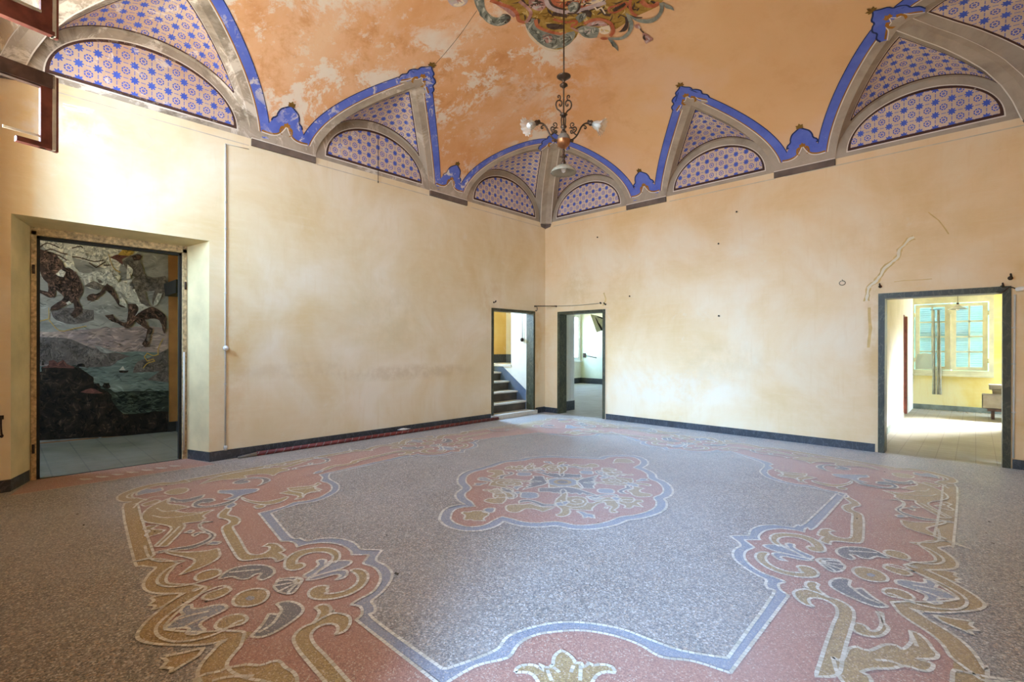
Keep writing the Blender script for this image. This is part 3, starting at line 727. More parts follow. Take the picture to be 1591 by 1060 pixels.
vpoly(zl_, [(560, -400), (600, 0), (740, 60), (930, 215), (1060, 320), (1100, 430), (1200, 540), (1350, 640), (1480, 660), (1600, 590), (1720, 480), (1780, 330), (1900, 360), (2060, 380), (2250, 370), (2450, 230), (2700, 120), (2850, 0), (2950, -400), (2400, -1100), (1400, -1200)], 8, L0, 2)
vpoly(zl_, [(390, 0), (440, 130), (520, 250), (600, 310), (700, 335), (800, 310), (860, 260), (865, 210), (820, 180), (760, 180), (720, 220), (640, 215), (570, 160), (530, 90), (520, 0), (500, -120), (420, -120)], 9, L0+.002)
vpoly(zl_, [(760, 185), (820, 180), (862, 215), (850, 270), (800, 300), (750, 270), (790, 250), (810, 215)], 11, L0+.003)
vpoly(zl_, [(40, -10), (70, 45), (120, 80), (180, 85), (250, 70), (300, 30), (310, -20), (180, -90)], 14, L0+.002)
vpoly(zl_, [(160, -10), (180, 30), (220, 45), (255, 25), (240, -10)], 10, L0+.003)
vpoly(zl_, [(1060, 300), (1090, 390), (1180, 500), (1290, 590), (1400, 630), (1500, 620), (1590, 580), (1700, 450), (1690, 400), (1500, 440), (1330, 410), (1200, 345), (1190, 250), (1130, 230)], 9, L0+.002)
vpoly(zl_, [(1060, 300), (1090, 390), (1180, 500), (1290, 590), (1400, 632), (1500, 640), (1600, 600), (1590, 625), (1480, 668), (1350, 655), (1230, 590), (1120, 490), (1065, 380)], 12, L0+.001)
vpoly(zl_, [(1280, 460), (1340, 440), (1400, 460), (1400, 530), (1340, 560), (1290, 520)], 10, L0+.003)
vline(zl_, [(600, 0), (740, 50), (880, 100), (950, 180), (970, 260), (1050, 290)], .05, 13, L0+.003); vline(zl_, [(700, 30), (830, 120), (930, 205)], .07, 10, L0+.0025)
vline(zl_, [(980, 10), (1080, 90), (1130, 160), (1100, 240), (1060, 290)], .045, 10, L0+.004); vline(zl_, [(1190, 250), (1220, 340), (1350, 400), (1500, 435), (1590, 425)], .05, 13, L0+.004)
vline(zl_, [(1130, 170), (1110, 260), (1080, 300)], .04, 11, L0+.003)
vpoly(zl_, [(1100, -20), (1105, 60), (1160, 115), (1240, 135), (1310, 100), (1320, 30), (1290, -40)], 10, L0+.004)
for t in (1130, 1180, 1230, 1280): vline(zl_, [(1200, -20), (t, 100)], .015, 11, L0+.005)
vpoly(zl_, [(1380, -60), (1380, 20), (1440, 70), (1560, 100), (1700, 110), (1850, 80), (2050, 20), (2200, -40), (2000, -160)], 13, L0+.004)
vline(zl_, [(1330, -30), (1360, 60), (1450, 120), (1580, 150), (1720, 140), (1900, 90), (2100, 20)], .07, 14, L0+.005); vline(zl_, [(1360, -30), (1400, 50), (1480, 95), (1590, 120)], .03, 11, L0+.006)
vpoly(zl_, [(1410, 150), (1420, 200), (1600, 230), (1590, 160)], 11, L0+.003); vpoly(zl_, [(1330, 310), (1420, 300), (1560, 320), (1560, 370), (1420, 380), (1340, 350)], 11, L0+.003); vline(zl_, [(1420, 240), (1500, 270), (1590, 280)], .04, 13, L0+.005)
vpoly(zr_, [(100, 80), (130, 150), (200, 150), (250, 80), (240, 20), (160, 10)], 9, L0+.006); vline(zr_, [(100, 165), (190, 165), (250, 100), (255, 30)], .03, 11, L0+.007)
vpoly(zr_, [(0, 450), (80, 430), (180, 410), (200, 450), (150, 540), (90, 590), (20, 620)], 9, L0+.004)
vpoly(zr_, [(230, 390), (260, 345), (340, 330), (440, 340), (500, 360), (510, 400), (480, 480), (400, 490), (320, 475), (260, 430)], 9, L0+.006); vpoly(zr_, [(310, 400), (340, 370), (400, 370), (400, 420), (350, 430)], 14, L0+.007)
vpoly(zr_, [(330, 330), (380, 290), (450, 265), (530, 260), (610, 300), (620, 325), (500, 335)], 10, L0+.006); vline(zr_, [(310, 300), (430, 250), (540, 245), (640, 280), (690, 350), (690, 420), (650, 460)], .05, 13, L0+.007)
vpoly(zr_, [(500, 360), (560, 340), (640, 320), (660, 370), (640, 420), (580, 440), (520, 420)], 12, L0+.0055)
vpoly(zr_, [(620, 480), (700, 510), (800, 510), (890, 460), (950, 360), (950, 270), (900, 200), (850, 160), (880, 240), (900, 310), (880, 400), (800, 470), (700, 480)], 9, L0+.007)
vpoly(zr_, [(860, 150), (950, 210), (1060, 240), (1180, 235), (1270, 180), (1300, 100), (1290, 30), (1350, 20), (1350, 110), (1310, 200), (1220, 280), (1110, 295), (1000, 270), (910, 210)], 9, L0+.007)
vpoly(zr_, [(620, 490), (680, 510), (750, 590), (760, 660), (720, 620), (680, 580)], 9, L0+.007); vpoly(zr_, [(1350, 20), (1400, 50), (1460, 80), (1490, 130), (1430, 110), (1370, 90)], 9, L0+.007)
vpoly(zr_, [(520, 490), (560, 470), (620, 480), (620, 505), (560, 510)], 13, L0+.008)
vpoly(zr_, [(860, 180), (920, 190), (1000, 215), (1080, 215), (1050, 230), (940, 220)], 11, L0+.005); vpoly(zr_, [(780, 400), (850, 300), (840, 200), (890, 240), (890, 330), (860, 390), (800, 410), (720, 410)], 11, L0+.005)
vpoly(zr_, [(960, 320), (1030, 300), (1050, 370), (990, 360)], 10, L0+.006); vpoly(zr_, [(1070, 430), (1110, 425), (1180, 470), (1215, 500), (1180, 530), (1120, 565), (1085, 500)], 10, L0+.007); vline(zr_, [(1040, 350), (1060, 390), (1090, 420)], .02, 11, L0+.007)
vline(zr_, [(630, 130), (640, 90), (760, 60), (860, 20), (870, 60), (780, 130), (680, 160), (630, 130)], .03, 13, L0+.006); vline(zr_, [(690, 130), (780, 80), (850, 35)], .045, 11, L0+.006)
vline(zr_, [(460, 100), (520, 100), (560, 140), (590, 180), (660, 190)], .045, 11, L0+.006); vline(zr_, [(450, 80), (480, 120), (540, 90), (590, 170)], .02, 12, L0+.007)
vline(zr_, [(920, -20), (910, 60), (940, 160), (1000, 200)], .04, 13, L0+.006); vline(zr_, [(1060, 0), (1120, 60), (1220, 70), (1290, 20)], .06, 13, L0+.006)
vpoly(zr_, [(200, 220), (260, 170), (330, 160), (350, 200), (300, 260), (250, 290)], 9, L0+.006); vpoly(zr_, [(270, 140), (360, 120), (415, 160), (400, 220), (340, 200)], 11, L0+.006)
vline(zr_, [(110, 290), (160, 260), (220, 270), (210, 320), (160, 310), (150, 350)], .035, 13, L0+.007); vline(zr_, [(150, 350), (200, 380), (240, 400)], .03, 10, L0+.007)
vline(zr_, [(0, 270), (100, 285)], .04, 13, L0+.006); vpoly(zr_, [(-20, -20), (60, 30), (250, 60), (420, 50), (600, 0), (600, -60)], 12, L0+.0045); vline(zr_, [(0, 25), (200, 25), (420, -15)], .06, 13, L0+.005)
# hairline crack running from the cartouche to the west apex
vline(lambda p: p, [(741, 16), (716, 52), (690, 84), (665, 112)], .006, 11, L0)
struct(cb.build('ceiling', CM), 'orange painted vault with blue banded lunettes and a central cartouche')
# ------------------------------------------------------------------ terrazzo floor with inlaid ornament (one mesh)
fb = MB()   # 0 terrazzo 1 red 2 ochre 3 slate 4 dark leaf 5 tesserae
DZ = .00035
CNT = [0]
def ffill(P, m, L):
    CNT[0] += 1; zz = L*DZ if L < 6 else 6*DZ+.00004*(CNT[0] % 45)+(.0002 if L == 7 else 0)
    if L > 7: zz = .0042+.0001*(L-8)
    for t in tris(P):
        q = [(P[i][0], P[i][1], zz) for i in t]
        if (q[1][0]-q[0][0])*(q[2][1]-q[0][1])-(q[1][1]-q[0][1])*(q[2][0]-q[0][0]) < 0: q.reverse()
        fb.face(q, m)
def ftess(P, closed=False, w=.018, st=.03, L=12):
    Q = resample(P, st, closed); A = offs(Q, w/2, closed, 1.4); B = offs(Q, -w/2, closed, 1.4); g = .05; CNT[0] += 1; zz = .0048+.00004*(CNT[0] % 30)
    n = len(Q)-1
    for i in range(n):
        a0, a1, b0, b1 = (Vector(x) for x in (A[i], A[i+1], B[i], B[i+1]))
        k = lambda u, v, t: u+(v-u)*t
        j = random.uniform(-.02, .02)
        q = [k(b0, b1, g+j), k(b0, b1, 1-g), k(a0, a1, 1-g), k(a0, a1, g-j)]
        fb.face([(p.x, p.y, zz) for p in q], 5)
def fstrip(P, w, m, L, closed=True):
    Q = resample(P, .05, closed); A = offs(Q, w, closed, 1.3)
    for i in range(len(Q)-1): z = L*DZ+.00002*(i % 15); fb.face([(*Q[i], z), (*Q[i+1], z), (*A[i+1], z), (*A[i], z)], m)
fb.face([(-.43, -RY, 0), (RX, -RY, 0), (RX, .02, 0), (-.43, .02, 0)], 0)
fb.face([(.3, -9.2, 0), (RX, -9.2, 0), (RX, -RY, 0), (.3, -RY, 0)], 0)
zA, zB_, zC, zD = ZM(180, 700, 7.068), ZM(340, 700, 5.579), ZM(200, 840, 4.818), ZM(400, 840, 4.819)
zE, zH, zI, z5 = ZM(660, 960, 3.459), ZM(680, 700, 8.153), ZM(860, 700, 7.955), ZM(160, 680, 2.789)
ident = lambda p: p
T_SM = {'S': ident, 'E': lambda p: (6.69-(p[1]+7.64), -4.71-(p[0]-4.06)), 'N': lambda p: (p[0]-.1, -2.0-(p[1]+6.74)), 'W': lambda p: (1.97+(p[1]+6.74), -4.15+(p[0]-4.04))}
T_SW = {'SW': ident, 'NE': lambda p: (6.22-(p[1]+7.05), -2.73-(p[0]-2.58)), 'SE': lambda p: (5.45-(p[0]-2.58), -7.31+(p[1]+7.05)), 'NW': lambda p: (p[0], -8.3-p[1])}
DIAG = lambda p: (p[1]+8.645, p[0]-8.645)      # reflection of the SW corner piece in its own diagonal
SMX = 4.08
# side piece: inner field edge and band edge
sm_T = FL(zB_, [(625, 755), (700, 765), (760, 795), (850, 775), (960, 765), (1080, 775), (1180, 810), (1230, 865), (1415, 868), (1360, 955)])+FL(zD, [(960, 190), (1005, 240), (1005, 290), (970, 350), (920, 405), (845, 462), (880, 500), (880, 545), (865, 590)])
sm_B = FL(zB_, [(545, 795), (620, 795), (665, 815), (680, 845), (760, 820), (900, 805), (1020, 815), (1100, 845), (1150, 885), (1145, 912), (1305, 908), (1245, 988)])+FL(zD, [(870, 205), (915, 250), (920, 300), (890, 360), (840, 405), (760, 445), (695, 485), (770, 500), (785, 545), (770, 575), (738, 600)])
sw_T = FL(zB_, [(960, 205), (955, 245), (1000, 275), (1040, 300), (1040, 340), (1000, 380), (900, 425), (800, 455), (690, 470), (560, 510), (450, 548)])
sw_B = FL(zB_, [(870, 213), (900, 240), (885, 270), (940, 285), (975, 310), (975, 345), (930, 380), (860, 415), (760, 440), (650, 455), (540, 500), (345, 548)])
sw_O = FL(zA, [(840, 310), (700, 350), (500, 355), (300, 395), (130, 450), (30, 500), (15, 540), (60, 565), (180, 568), (75, 635)])
sm_Oh = FL(zC, [(40, 150), (90, 190), (210, 207), (150, 260), (110, 330), (130, 380), (200, 400), (310, 402), (420, 400), (300, 470), (180, 570), (80, 680), (65, 750), (110, 815), (200, 840), (300, 845), (460, 815), (560, 785)])
# keep half of the side outline and mirror it
mirx = lambda P: [(2*SMX-x, y) for x, y in P]
h = FL(zC, [(40, 150), (90, 190), (210, 207), (150, 260), (110, 330), (130, 380), (200, 400), (310, 402), (420, 400), (300, 470), (180, 570)])
ymin = min(p[1] for p in h)
h = h+[(3.985, -8.155)]
sm_O = h+[(SMX, -8.185)]+mirx(h)[::-1]
def loop8(sm, sw):
    out = list(map(T_SW['SW'], sw))+list(map(T_SM['S'], sm))+[T_SW['SE'](p) for p in sw[::-1]]+[T_SM['E'](p) for p in sm[::-1]]
    out += [T_SW['NE'](p) for p in sw[::-1]]+[T_SM['N'](p) for p in sm[::-1]]+[T_SW['NW'](p) for p in sw[::-1]]+[T_SM['W'](p) for p in sm[::-1]]
    return out
OL = list(sw_O)+list(sm_O)+[(5.8, -8.12), (6.5, -8.14), (6.95, -7.98), (7.2, -7.3)]+FL(ZM(1200, 860, 4.069), [(1360,814),(1340,740),(1280,640),(1200,560),(1100,490),(1000,430)])
OL += [T_SM['E'](p) for p in mirx(h)[8:]]+[T_SM['E']((SMX, -8.185))]+[T_SM['E'](p) for p in h[::-1]]
OL += [T_SW['NE'](p) for p in sw_O[::-1]]+[T_SM['N'](p) for p in sm_O[::-1]]+[T_SW['NW'](p) for p in sw_O[::-1]]+[T_SM['W'](p) for p in sm_O[::-1]]
O_ = smooth(OL, True, 3, 50); B_ = smooth(loop8(sm_B, sw_B), True, 3, 50); T_ = smooth(loop8(sm_T, sw_T), True, 3, 50)
ffill(O_, 1, 1); fstrip(O_, .115, 2, 2); ftess(O_, True); ftess(offs(O_, .115, True, 1.0), True)
ffill(B_, 3, 3); ftess(B_, True); ffill(T_, 0, 4); ftess(T_, True)
def shapes(items, T, fine=True):
    for kind, P, m, cl in items:
        Q = [T(p) for p in P]
        if kind == 'f':
            ffill(Q, m, 6 if m != 4 else 7); ftess(Q, True)
        elif kind == 'F': ffill(Q, m, 8)
        else: ftess(Q, cl)
def f(z, pts, m): return ('f', smooth(FL(z, pts), True, 3, 70), m, True)
def F0(z, pts, m): return ('F', smooth(FL(z, pts), True, 3, 70), m, True)
def l(z, pts, cl=False): return ('l', smooth(FL(z, pts), cl, 3, 70), 5, cl)
# ---- ornaments of a side piece
SMo = [
 f(zD, [(300,225),(240,228),(205,205),(210,150),(260,105),(350,72),(470,58),(560,64),(612,95),(615,140),(580,172),(552,165),(567,130),(545,105),(500,92),(430,92),(350,110),(300,145),(292,182),(330,170),(357,188),(340,210)], 2),
 f(zD, [(500,405),(530,385),(515,370),(538,350),(500,342),(440,350),(395,375),(380,410),(410,440),(480,448),(580,440),(690,410),(780,360),(825,300),(825,255),(790,225),(735,217),(690,228),(745,265),(750,310),(715,350),(650,385),(570,402)], 2),
 f(zD, [(345,265),(400,235),(440,205),(460,180),(440,160),(470,145),(520,150),(500,185),(560,150),(540,185),(450,240),(390,285),(360,285)], 3),
 f(zD, [(415,278),(480,215),(560,165),(640,155),(710,158),(690,185),(640,210),(560,235)], 3),
 f(zD, [(360,302),(450,268),(560,238),(640,225),(675,240),(650,285),(580,303),(625,270),(590,258),(520,275),(440,297)], 3),
 f(zD, [(275,282),(335,292),(325,325),(300,360),(270,402),(220,405),(160,390),(120,350),(140,330),(150,295)], 4),
 l(zD, [(300,312),(225,300),(150,312)]), l(zD, [(300,315),(215,330),(130,345)]), l(zD, [(303,320),(230,352),(165,385)]), l(zD, [(310,322),(262,360),(228,398)]),
 f(zD, [(270,305),(300,290),(335,300),(325,322),(290,325)], 2),
 f(zC, [(780,455),(830,400),(920,370),(1000,368),(1045,395),(1035,440),(980,480),(890,500),(800,495)], 2), F0(zC, [(870,440),(900,420),(940,425),(940,445),(900,455)], 3),
 f(z5, [(500,615),(540,580),(600,560),(690,555),(740,572),(735,600),(690,622),(670,612),(690,590),(655,597),(640,612),(600,618),(560,605),(520,614)], 4),
 f(z5, [(640,865),(690,815),(720,765),(760,772),(775,752),(750,722),(800,712),(850,725),(868,755),(820,800),(740,850),(680,870)], 4),
 l(z5, [(672,850),(735,810),(770,760)]), l(z5, [(545,588),(620,580),(680,575)]),
 f(zC, [(262,675),(370,580),(420,560),(385,535),(420,497),(480,482),(470,512),(520,517),(640,490),(720,488),(730,520),(650,560),(570,600),(530,640),(580,680),(500,712),(430,705),(465,665),(400,660),(330,668)], 3),
 l(zC, [(330,610),(450,570),(600,535)]), l(zC, [(400,665),(500,610),(590,575)]),
 l(zC, [(760,355),(690,345),(560,395),(430,470),(300,560),(215,640),(205,700),(260,745),(350,765),(470,755),(600,725),(720,675),(800,620),(860,600)]),
 f(zC, [(550,440),(590,400),(660,378),(730,352),(768,372),(720,412),(620,452)], 2), f(zC, [(645,655),(680,600),(760,565),(850,560),(890,592),(860,630),(790,645),(700,672)], 2),
 l(zC, [(120,40),(140,110),(190,155),(300,160),(430,155),(330,195),(250,250),(210,310),(250,345),(360,350),(480,330),(600,295),(690,260)]),
 f(zC, [(498,300),(510,260),(580,230),(662,222),(692,247),(640,282),(560,305)], 2),
 f(zC, [(160,435),(260,412),(400,400),(360,432),(250,502),(175,525),(210,492),(140,492),(192,458)], 2), f(zC, [(250,880),(400,850),(560,810),(520,870),(420,930),(300,1005),(330,960),(230,962),(290,920)], 2),
 f(zC, [(480,372),(560,350),(540,365),(490,385)], 3), f(zC, [(640,780),(735,745),(715,765),(660,790)], 3),
 # strapwork leaf at the right of the piece
 f(zD, [(410,630),(450,580),(465,535),(430,515),(460,490),(510,485),(550,510),(540,560),(580,520),(560,550),(630,555),(690,580),(690,640),(650,690),(575,715),(600,690),(600,650),(570,632),(500,635),(430,670),(400,720),(430,790),(500,860),(600,970),(680,1060),(800,1200),(930,1350),(730,1345),(600,1185),(500,1060),(380,920),(300,820),(268,750),(290,700),(350,650)], 2),
 l(zD, [(410,635),(480,590),(560,552)]),
 f(zB_, [(0,590),(60,600),(95,620),(85,640),(25,690),(130,890),(180,950),(230,962),(400,940),(480,942),(500,975),(560,950),(580,925),(520,890),(575,880),(550,850),(500,815),(430,812),(380,840),(440,838),(435,870),(380,902),(300,912),(245,885),(180,770),(120,670),(160,650),(185,610),(150,580),(75,562),(110,510),(60,505),(0,555)], 2),
 f(zB_, [(60,490),(125,455),(150,475),(85,510)], 3),
]
for k in 'SEWN': shapes(SMo, T_SM[k])
# mirrored strap and leaf on the far side of each piece are covered by the corner pieces
# ---- ornaments of a corner piece
SWo = [
 f(zA, [(280,760),(295,700),(370,630),(470,580),(575,535),(575,590),(700,605),(812,630),(720,650),(640,668),(760,690),(900,688),(1088,655),(960,720),(985,755),(900,790),(740,805),(760,840),(700,920),(620,1000),(560,1062),(420,1062),(560,930),(612,860),(540,825),(340,795)], 2),
 l(zA, [(400,720),(520,745),(700,735),(960,690)]), l(zA, [(450,640),(520,675),(640,668)]), l(zA, [(470,1060),(620,920),(700,840)]),
 f(zA, [(1070,790),(1000,795),(930,820),(950,860),(1060,910),(1092,940),(1040,1000),(900,1062),(800,1090),(600,1110),(450,1140),(440,1120),(600,1090),(760,1065),(900,1030),(1030,965),(1020,920),(930,912),(860,955),(838,930),(900,905),(985,905),(920,860),(915,815),(970,785)], 4),
 f(zA, [(585,575),(590,525),(620,520),(700,545),(800,535),(900,510),(975,490),(940,530),(820,565),(740,580),(700,570),(660,580),(630,560)], 4),
 f(zA, [(840,612),(870,570),(960,540),(1060,535),(1092,557),(1010,580),(940,580),(900,605),(1000,617),(1150,590),(1300,540),(1372,500),(1300,570),(1150,612),(1000,632),(880,632)], 4),
 f(zB_, [(0,350),(150,345),(330,335),(340,350),(300,370),(230,385),(190,400),(150,430),(40,430),(120,402),(100,380),(0,375)], 3),
 f(zA, [(535,470),(600,440),(700,420),(792,425),(780,457),(700,485),(600,493)], 2),
 f(zA, [(230,470),(330,425),(420,432),(500,412),(522,442),(400,470),(320,480),(230,502)], 3),
 l(zA, [(220,455),(130,495),(130,525),(220,530)]), l(zA, [(1000,1200),(190,640),(280,560),(420,510),(560,505)][1:]),
 f(zA, [(280,600),(360,570),(440,545),(490,560),(420,590),(320,620)], 2),
 f(zB_, [(195,405),(260,435),(380,450),(500,430),(592,402),(600,415),(540,450),(430,475),(300,462),(210,432)], 2),
 f(zB_, [(525,375),(650,345),(780,330),(870,298),(830,330),(882,357),(780,375),(720,390),(738,412),(655,432),(690,400),(600,385)], 2),
 f(zA, [(300,870),(360,835),(470,830),(380,870),(540,880),(480,920),(350,955),(320,940),(370,890)], 2),
 f(zA, [(750,910),(820,880),(870,888),(820,915)], 3), f(zA, [(1000,1040),(1060,1005),(1165,1010),(1110,1045)], 3),
 f(z5, [(270,490),(330,500),(440,495),(500,482),(505,520),(440,560),(330,600),(400,540),(350,520),(280,505)], 2),
 f(zB_, [(300,490),(330,512),(380,502),(405,480),(360,475)], 2),
]
def with_diag(items): return [(k, [DIAG(p) for p in P], m, c) for k, P, m, c in items]
for k in ('SW', 'NE', 'NW'): shapes(SWo, T_SW[k])
for k in ('SW', 'NE', 'NW'): shapes(with_diag([SWo[0], SWo[4], SWo[6], SWo[14], SWo[15]]), T_SW[k])
# palmette of the nearest corner
shapes([f(zE, [(485,300),(500,270),(540,258),(600,262),(640,295),(620,255),(660,280),(690,255),(690,230),(705,200),(740,178),(790,215),(810,250),(838,245),(860,275),(880,245),(900,262),(960,255),(1010,270),(1028,305),(980,295),(930,310),(900,350),(860,420),(640,420),(600,335),(560,300)], 2),
        l(zE, [(690,270),(725,300)]), l(zE, [(800,262),(785,300)]), l(zE, [(838,262),(835,345)]), l(zE, [(658,285),(682,345)])], ident)
zG = ZM(1200, 860, 4.069)
shapes([f(zG, [(380,660),(430,690),(455,660),(480,610),(530,595),(610,622),(700,585),(770,580),(830,615),(880,560),(870,495),(920,510),(980,560),(1020,620),(1045,640),(1030,672),(900,672),(1000,692),(1020,717),(990,750),(930,745),(840,715),(760,735),(640,735),(560,755),(600,770),(625,830),(450,830),(410,760)], 2), l(zG, [(650,680),(740,685),(820,715)]), l(zG, [(870,500),(915,595)]),
        f(zG, [(660,370),(690,440),(670,490),(620,500),(590,460),(530,445),(500,460),(520,500),(600,530),(680,530),(725,500),(735,470),(705,450),(695,380)], 2)], ident)
shapes([f(zC, [(480,1060),(560,1010),(680,990),(700,970),(800,950),(900,935),(990,945),(1060,915),(1130,910),(1170,960),(1230,990),(1262,1060),(1180,1130),(700,1130)], 2), l(zC, [(620,1060),(740,1030),(940,1020)])], ident)
# ---- central medallion
med = FL(zH, [(25,870),(60,780),(150,720),(300,690),(350,690),(270,650),(225,590),(240,540),(310,485),(260,430),(250,380),(280,320),(380,265),(500,235),(590,205),(640,195),(720,165),(830,135),(1050,115),(1150,90),(1400,74)])
med += FL(zI, [(230,80),(560,95),(640,70),(800,60),(980,65),(1100,95),(1165,140),(1160,185),(1100,220),(1180,250),(1260,300),(1280,350),(1380,390),(1460,460),(1475,530),(1430,580),(1365,605),(1395,640),(1395,710),(1330,770),(1200,820),(1050,855),(920,870),(800,920),(640,960),(420,985),(200,975)])
med += FL(zH, [(1500,962),(1300,980),(1100,970),(960,945),(840,905),(760,960),(620,1010),(450,1030),(280,1020),(120,970),(40,910)])
med = smooth(med, True, 3, 48)[::-1]
ar = sum(a[0]*b[1]-b[0]*a[1] for a, b in zip(med, med[1:]+med[:1]))
if ar < 0: med = med[::-1]
inn = offs(med, .095, True, 1.25)
ffill(med, 3, 5); ftess(med, True, .024); ffill(inn, 1, 5.6); ftess(inn, True)
EYE = Vector((3.885, -4.38))
def rot(k, c=EYE): 
    a = PI/2*k; ca, sa = math.cos(a), math.sin(a)
    q = 1.0 if k == 0 else .86
    return lambda p: (c.x+q*(ca*(p[0]-c.x)-sa*(p[1]-c.y)), c.y+q*(sa*(p[0]-c.x)+ca*(p[1]-c.y)))
Mo = [
 f(zI, [(50,700),(20,650),(45,600),(95,560),(85,510),(110,482),(140,490),(165,530),(172,585),(230,578),(320,575),(400,600),(425,650),(480,660),(560,630),(640,620),(760,625),(810,680),(790,720),(740,745),(800,765),(760,780),(700,775),(695,740),(730,700),(650,690),(640,650),(560,660),(480,720),(480,750),(380,745),(280,740),(190,725),(210,760),(190,800),(120,825),(50,820),(25,800),(70,790),(100,760),(90,725)], 2),
 l(zI, [(165,560),(160,620),(200,660),(270,672),(350,660),(370,635),(320,612),(250,612),(230,635),(280,645)]),
 l(zI, [(90,620),(130,680),(240,712),(370,695),(410,650)]),
 f(zI, [(280,760),(360,765),(420,790),(495,800),(510,848),(430,830),(370,845),(350,800)], 3),
 f(zI, [(400,575),(450,575),(520,595),(640,600),(520,620),(450,610)], 3),
 f(zI, [(800,640),(880,615),(990,620),(1090,620),(1105,645),(1030,655),(1110,710),(990,690),(960,720),(870,720),(890,690),(830,670)], 2),
 f(zI, [(705,595),(760,585),(835,600),(790,630)], 3),
 l(zI, [(625,715),(650,700),(680,712),(655,725)], True),
 f(zH, [(1280,480),(1390,480),(1549,475),(1640,470),(1760,490),(1860,520),(1980,560),(2090,590),(1960,575),(1930,560),(1900,575),(1840,545),(1800,570),(1760,545),(1690,555),(1640,530),(1570,560),(1520,540),(1470,545),(1420,530),(1280,530)], 4),
 f(zH, [(800,480),(880,485),(960,530),(1010,575),(980,610),(900,615),(870,600),(950,600),(960,575),(900,540),(820,515)], 4),
 f(zH, [(1040,640),(1150,630),(1250,650),(1350,685),(1480,690),(1500,715),(1400,710),(1320,720),(1240,680),(1150,655),(1060,665),(1030,680)], 4),
 f(zH, [(640,525),(760,480),(800,520),(860,560),(870,600),(860,640),(820,680),(720,680),(620,660),(590,640),(660,610),(740,620),(700,590),(710,550)], 2),
 f(zH, [(870,760),(870,710),(950,690),(1080,690),(1180,680),(1300,720),(1480,730),(1330,785),(1230,750),(1120,745),(1080,760),(1020,790),(930,790)], 2),
 f(zH, [(1050,600),(1060,540),(1150,535),(1260,550),(1270,600),(1180,615),(1120,610)], 3),
 f(zH, [(520,350),(580,345),(640,360),(700,400),(640,400),(560,385),(520,380)], 3),
]
for k in range(4): shapes(Mo, rot(k))
cush = smooth(FL(ZM(640, 660, 3.616), [(755,300),(800,306),(865,307),(930,304),(967,300),(925,325),(960,365),(900,355),(845,352),(770,355),(770,340),(765,320)]), True, 3, 40)
ffill(cush, 2, 8); ftess(cush, True)
def circ(r, n=26): return [(EYE.x+r*math.cos(2*PI*i/n), EYE.y+r*math.sin(2*PI*i/n)) for i in range(n)]
ffill(circ(.17), 3, 9); ftess(circ(.17), True); ffill(circ(.1), 2, 10); ffill(circ(.06), 4, 11)
# little flowers in the near and far lobes
shapes([f(zH, [(330,880),(350,830),(300,800),(330,785),(400,790),(440,775),(560,770),(580,790),(650,800),(640,830),(580,870),(610,905),(530,895),(470,900),(420,880),(380,890)], 2), f(zH, [(590,750),(660,735),(730,738),(710,790),(650,795),(590,775)], 3)], ident)
shapes([f(zI, [(735,165),(770,110),(850,105),(930,115),(1000,155),(900,160),(800,155)], 2)], ident)
# strip in the west doorway
fb.face([(-.42, -8.44, 2*DZ), (.21, -8.60, 2*DZ), (.21, -6.78, 2*DZ), (-.42, -6.95, 2*DZ)][::-1], 1); ftess([(.23, -8.62), (.23, -6.76)], False, .012)
for i in range(7):
    y = -8.05+i*.14; shapes([('f', [(-.1, y), (.0, y+.03), (.02, y+.1), (-.05, y+.06)], 5, True)], ident)
struct(fb.build('floor', [M_TERR, M_RED, M_OCH, M_SLATE, M_DLEAF, M_TESS]), 'terrazzo floor with inlaid scrollwork border and central medallion')
# ------------------------------------------------------------------ doors frames
def dframe(name, w, a, b, z, fw, dep, proud, mat, label, left_fw=None):
    O, D, N, L, _ = w; mb = MB(); Z = Vector((0, 0, 1)); lf = left_fw or fw
    # a,b,z: clear opening after lining of 12 mm
    mb.obox(O+D*(a-lf)+N*proud, D*lf, -N*(dep+proud), Z*(z+fw)); mb.obox(O+D*b+N*proud, D*fw, -N*(dep+proud), Z*(z+fw))
    mb.obox(O+D*a+N*proud+Z*z, D*(b-a), -N*(dep+proud), Z*fw)
    return struct(mb.build(name, [mat]), label)
dframe('door_1', WALLS['north'], .43, 1.56, 2.225, .06, .25, .014, M_MARB, 'dark green marble door surround nearest the room corner on the right-hand wall')
dframe('door_2', WALLS['north'], 6.26, 7.44, 2.195, .075, .25, .016, M_MARB, 'dark marble door surround opening to the bright room with the multi-pane window')
dframe('door_3', WALLS['west'], .42, 1.66, 2.24, .055, .2, .014, M_MARB, 'dark marble door surround framing the stair')
# west doorway: wooden frame at the back of the splay
mb = MB(); X0, X1 = -.47, -.41
mb.box((X0, -8.43, 0), (X1, -8.385, 2.78)); mb.box((X0, -7.0, 0), (X1, -6.955, 2.78)); mb.box((X0, -8.45, 2.735), (X1, -6.94, 2.86))
d4 = struct(mb.build('door_4', [M_FRAMEP]), 'flaking painted wooden frame of the left doorway')
mb = MB(); mb.box((-.53, -8.395, 0), (-.455, -8.355, 2.745)); mb.box((-.53, -7.03, 0), (-.455, -6.985, 2.745)); mb.box((-.53, -8.395, 2.70), (-.455, -6.985, 2.86))
o = mb.build('door_stop', [M_BLACKW]); o.parent = d4
mb = MB()
for z in (.35, 2.35): mb.lathe([(.0, -.05), (.012, -.05), (.012, .05), (0, .05)], (-.405, -8.41, z), 8)
mb.lathe([(.0, -.05), (.012, -.05), (.012, .05), (0, .05)], (-.405, -6.97, 2.3), 8)
o = mb.build('hinge_pin', [M_IRON]); o.parent = d4
mb = MB(); mb.tube([(-.40, -6.985, .12), (-.40, -6.985, 1.42)], .011, 8); o = mb.build('bolt_rod', [M_PLAST]); o.parent = d4
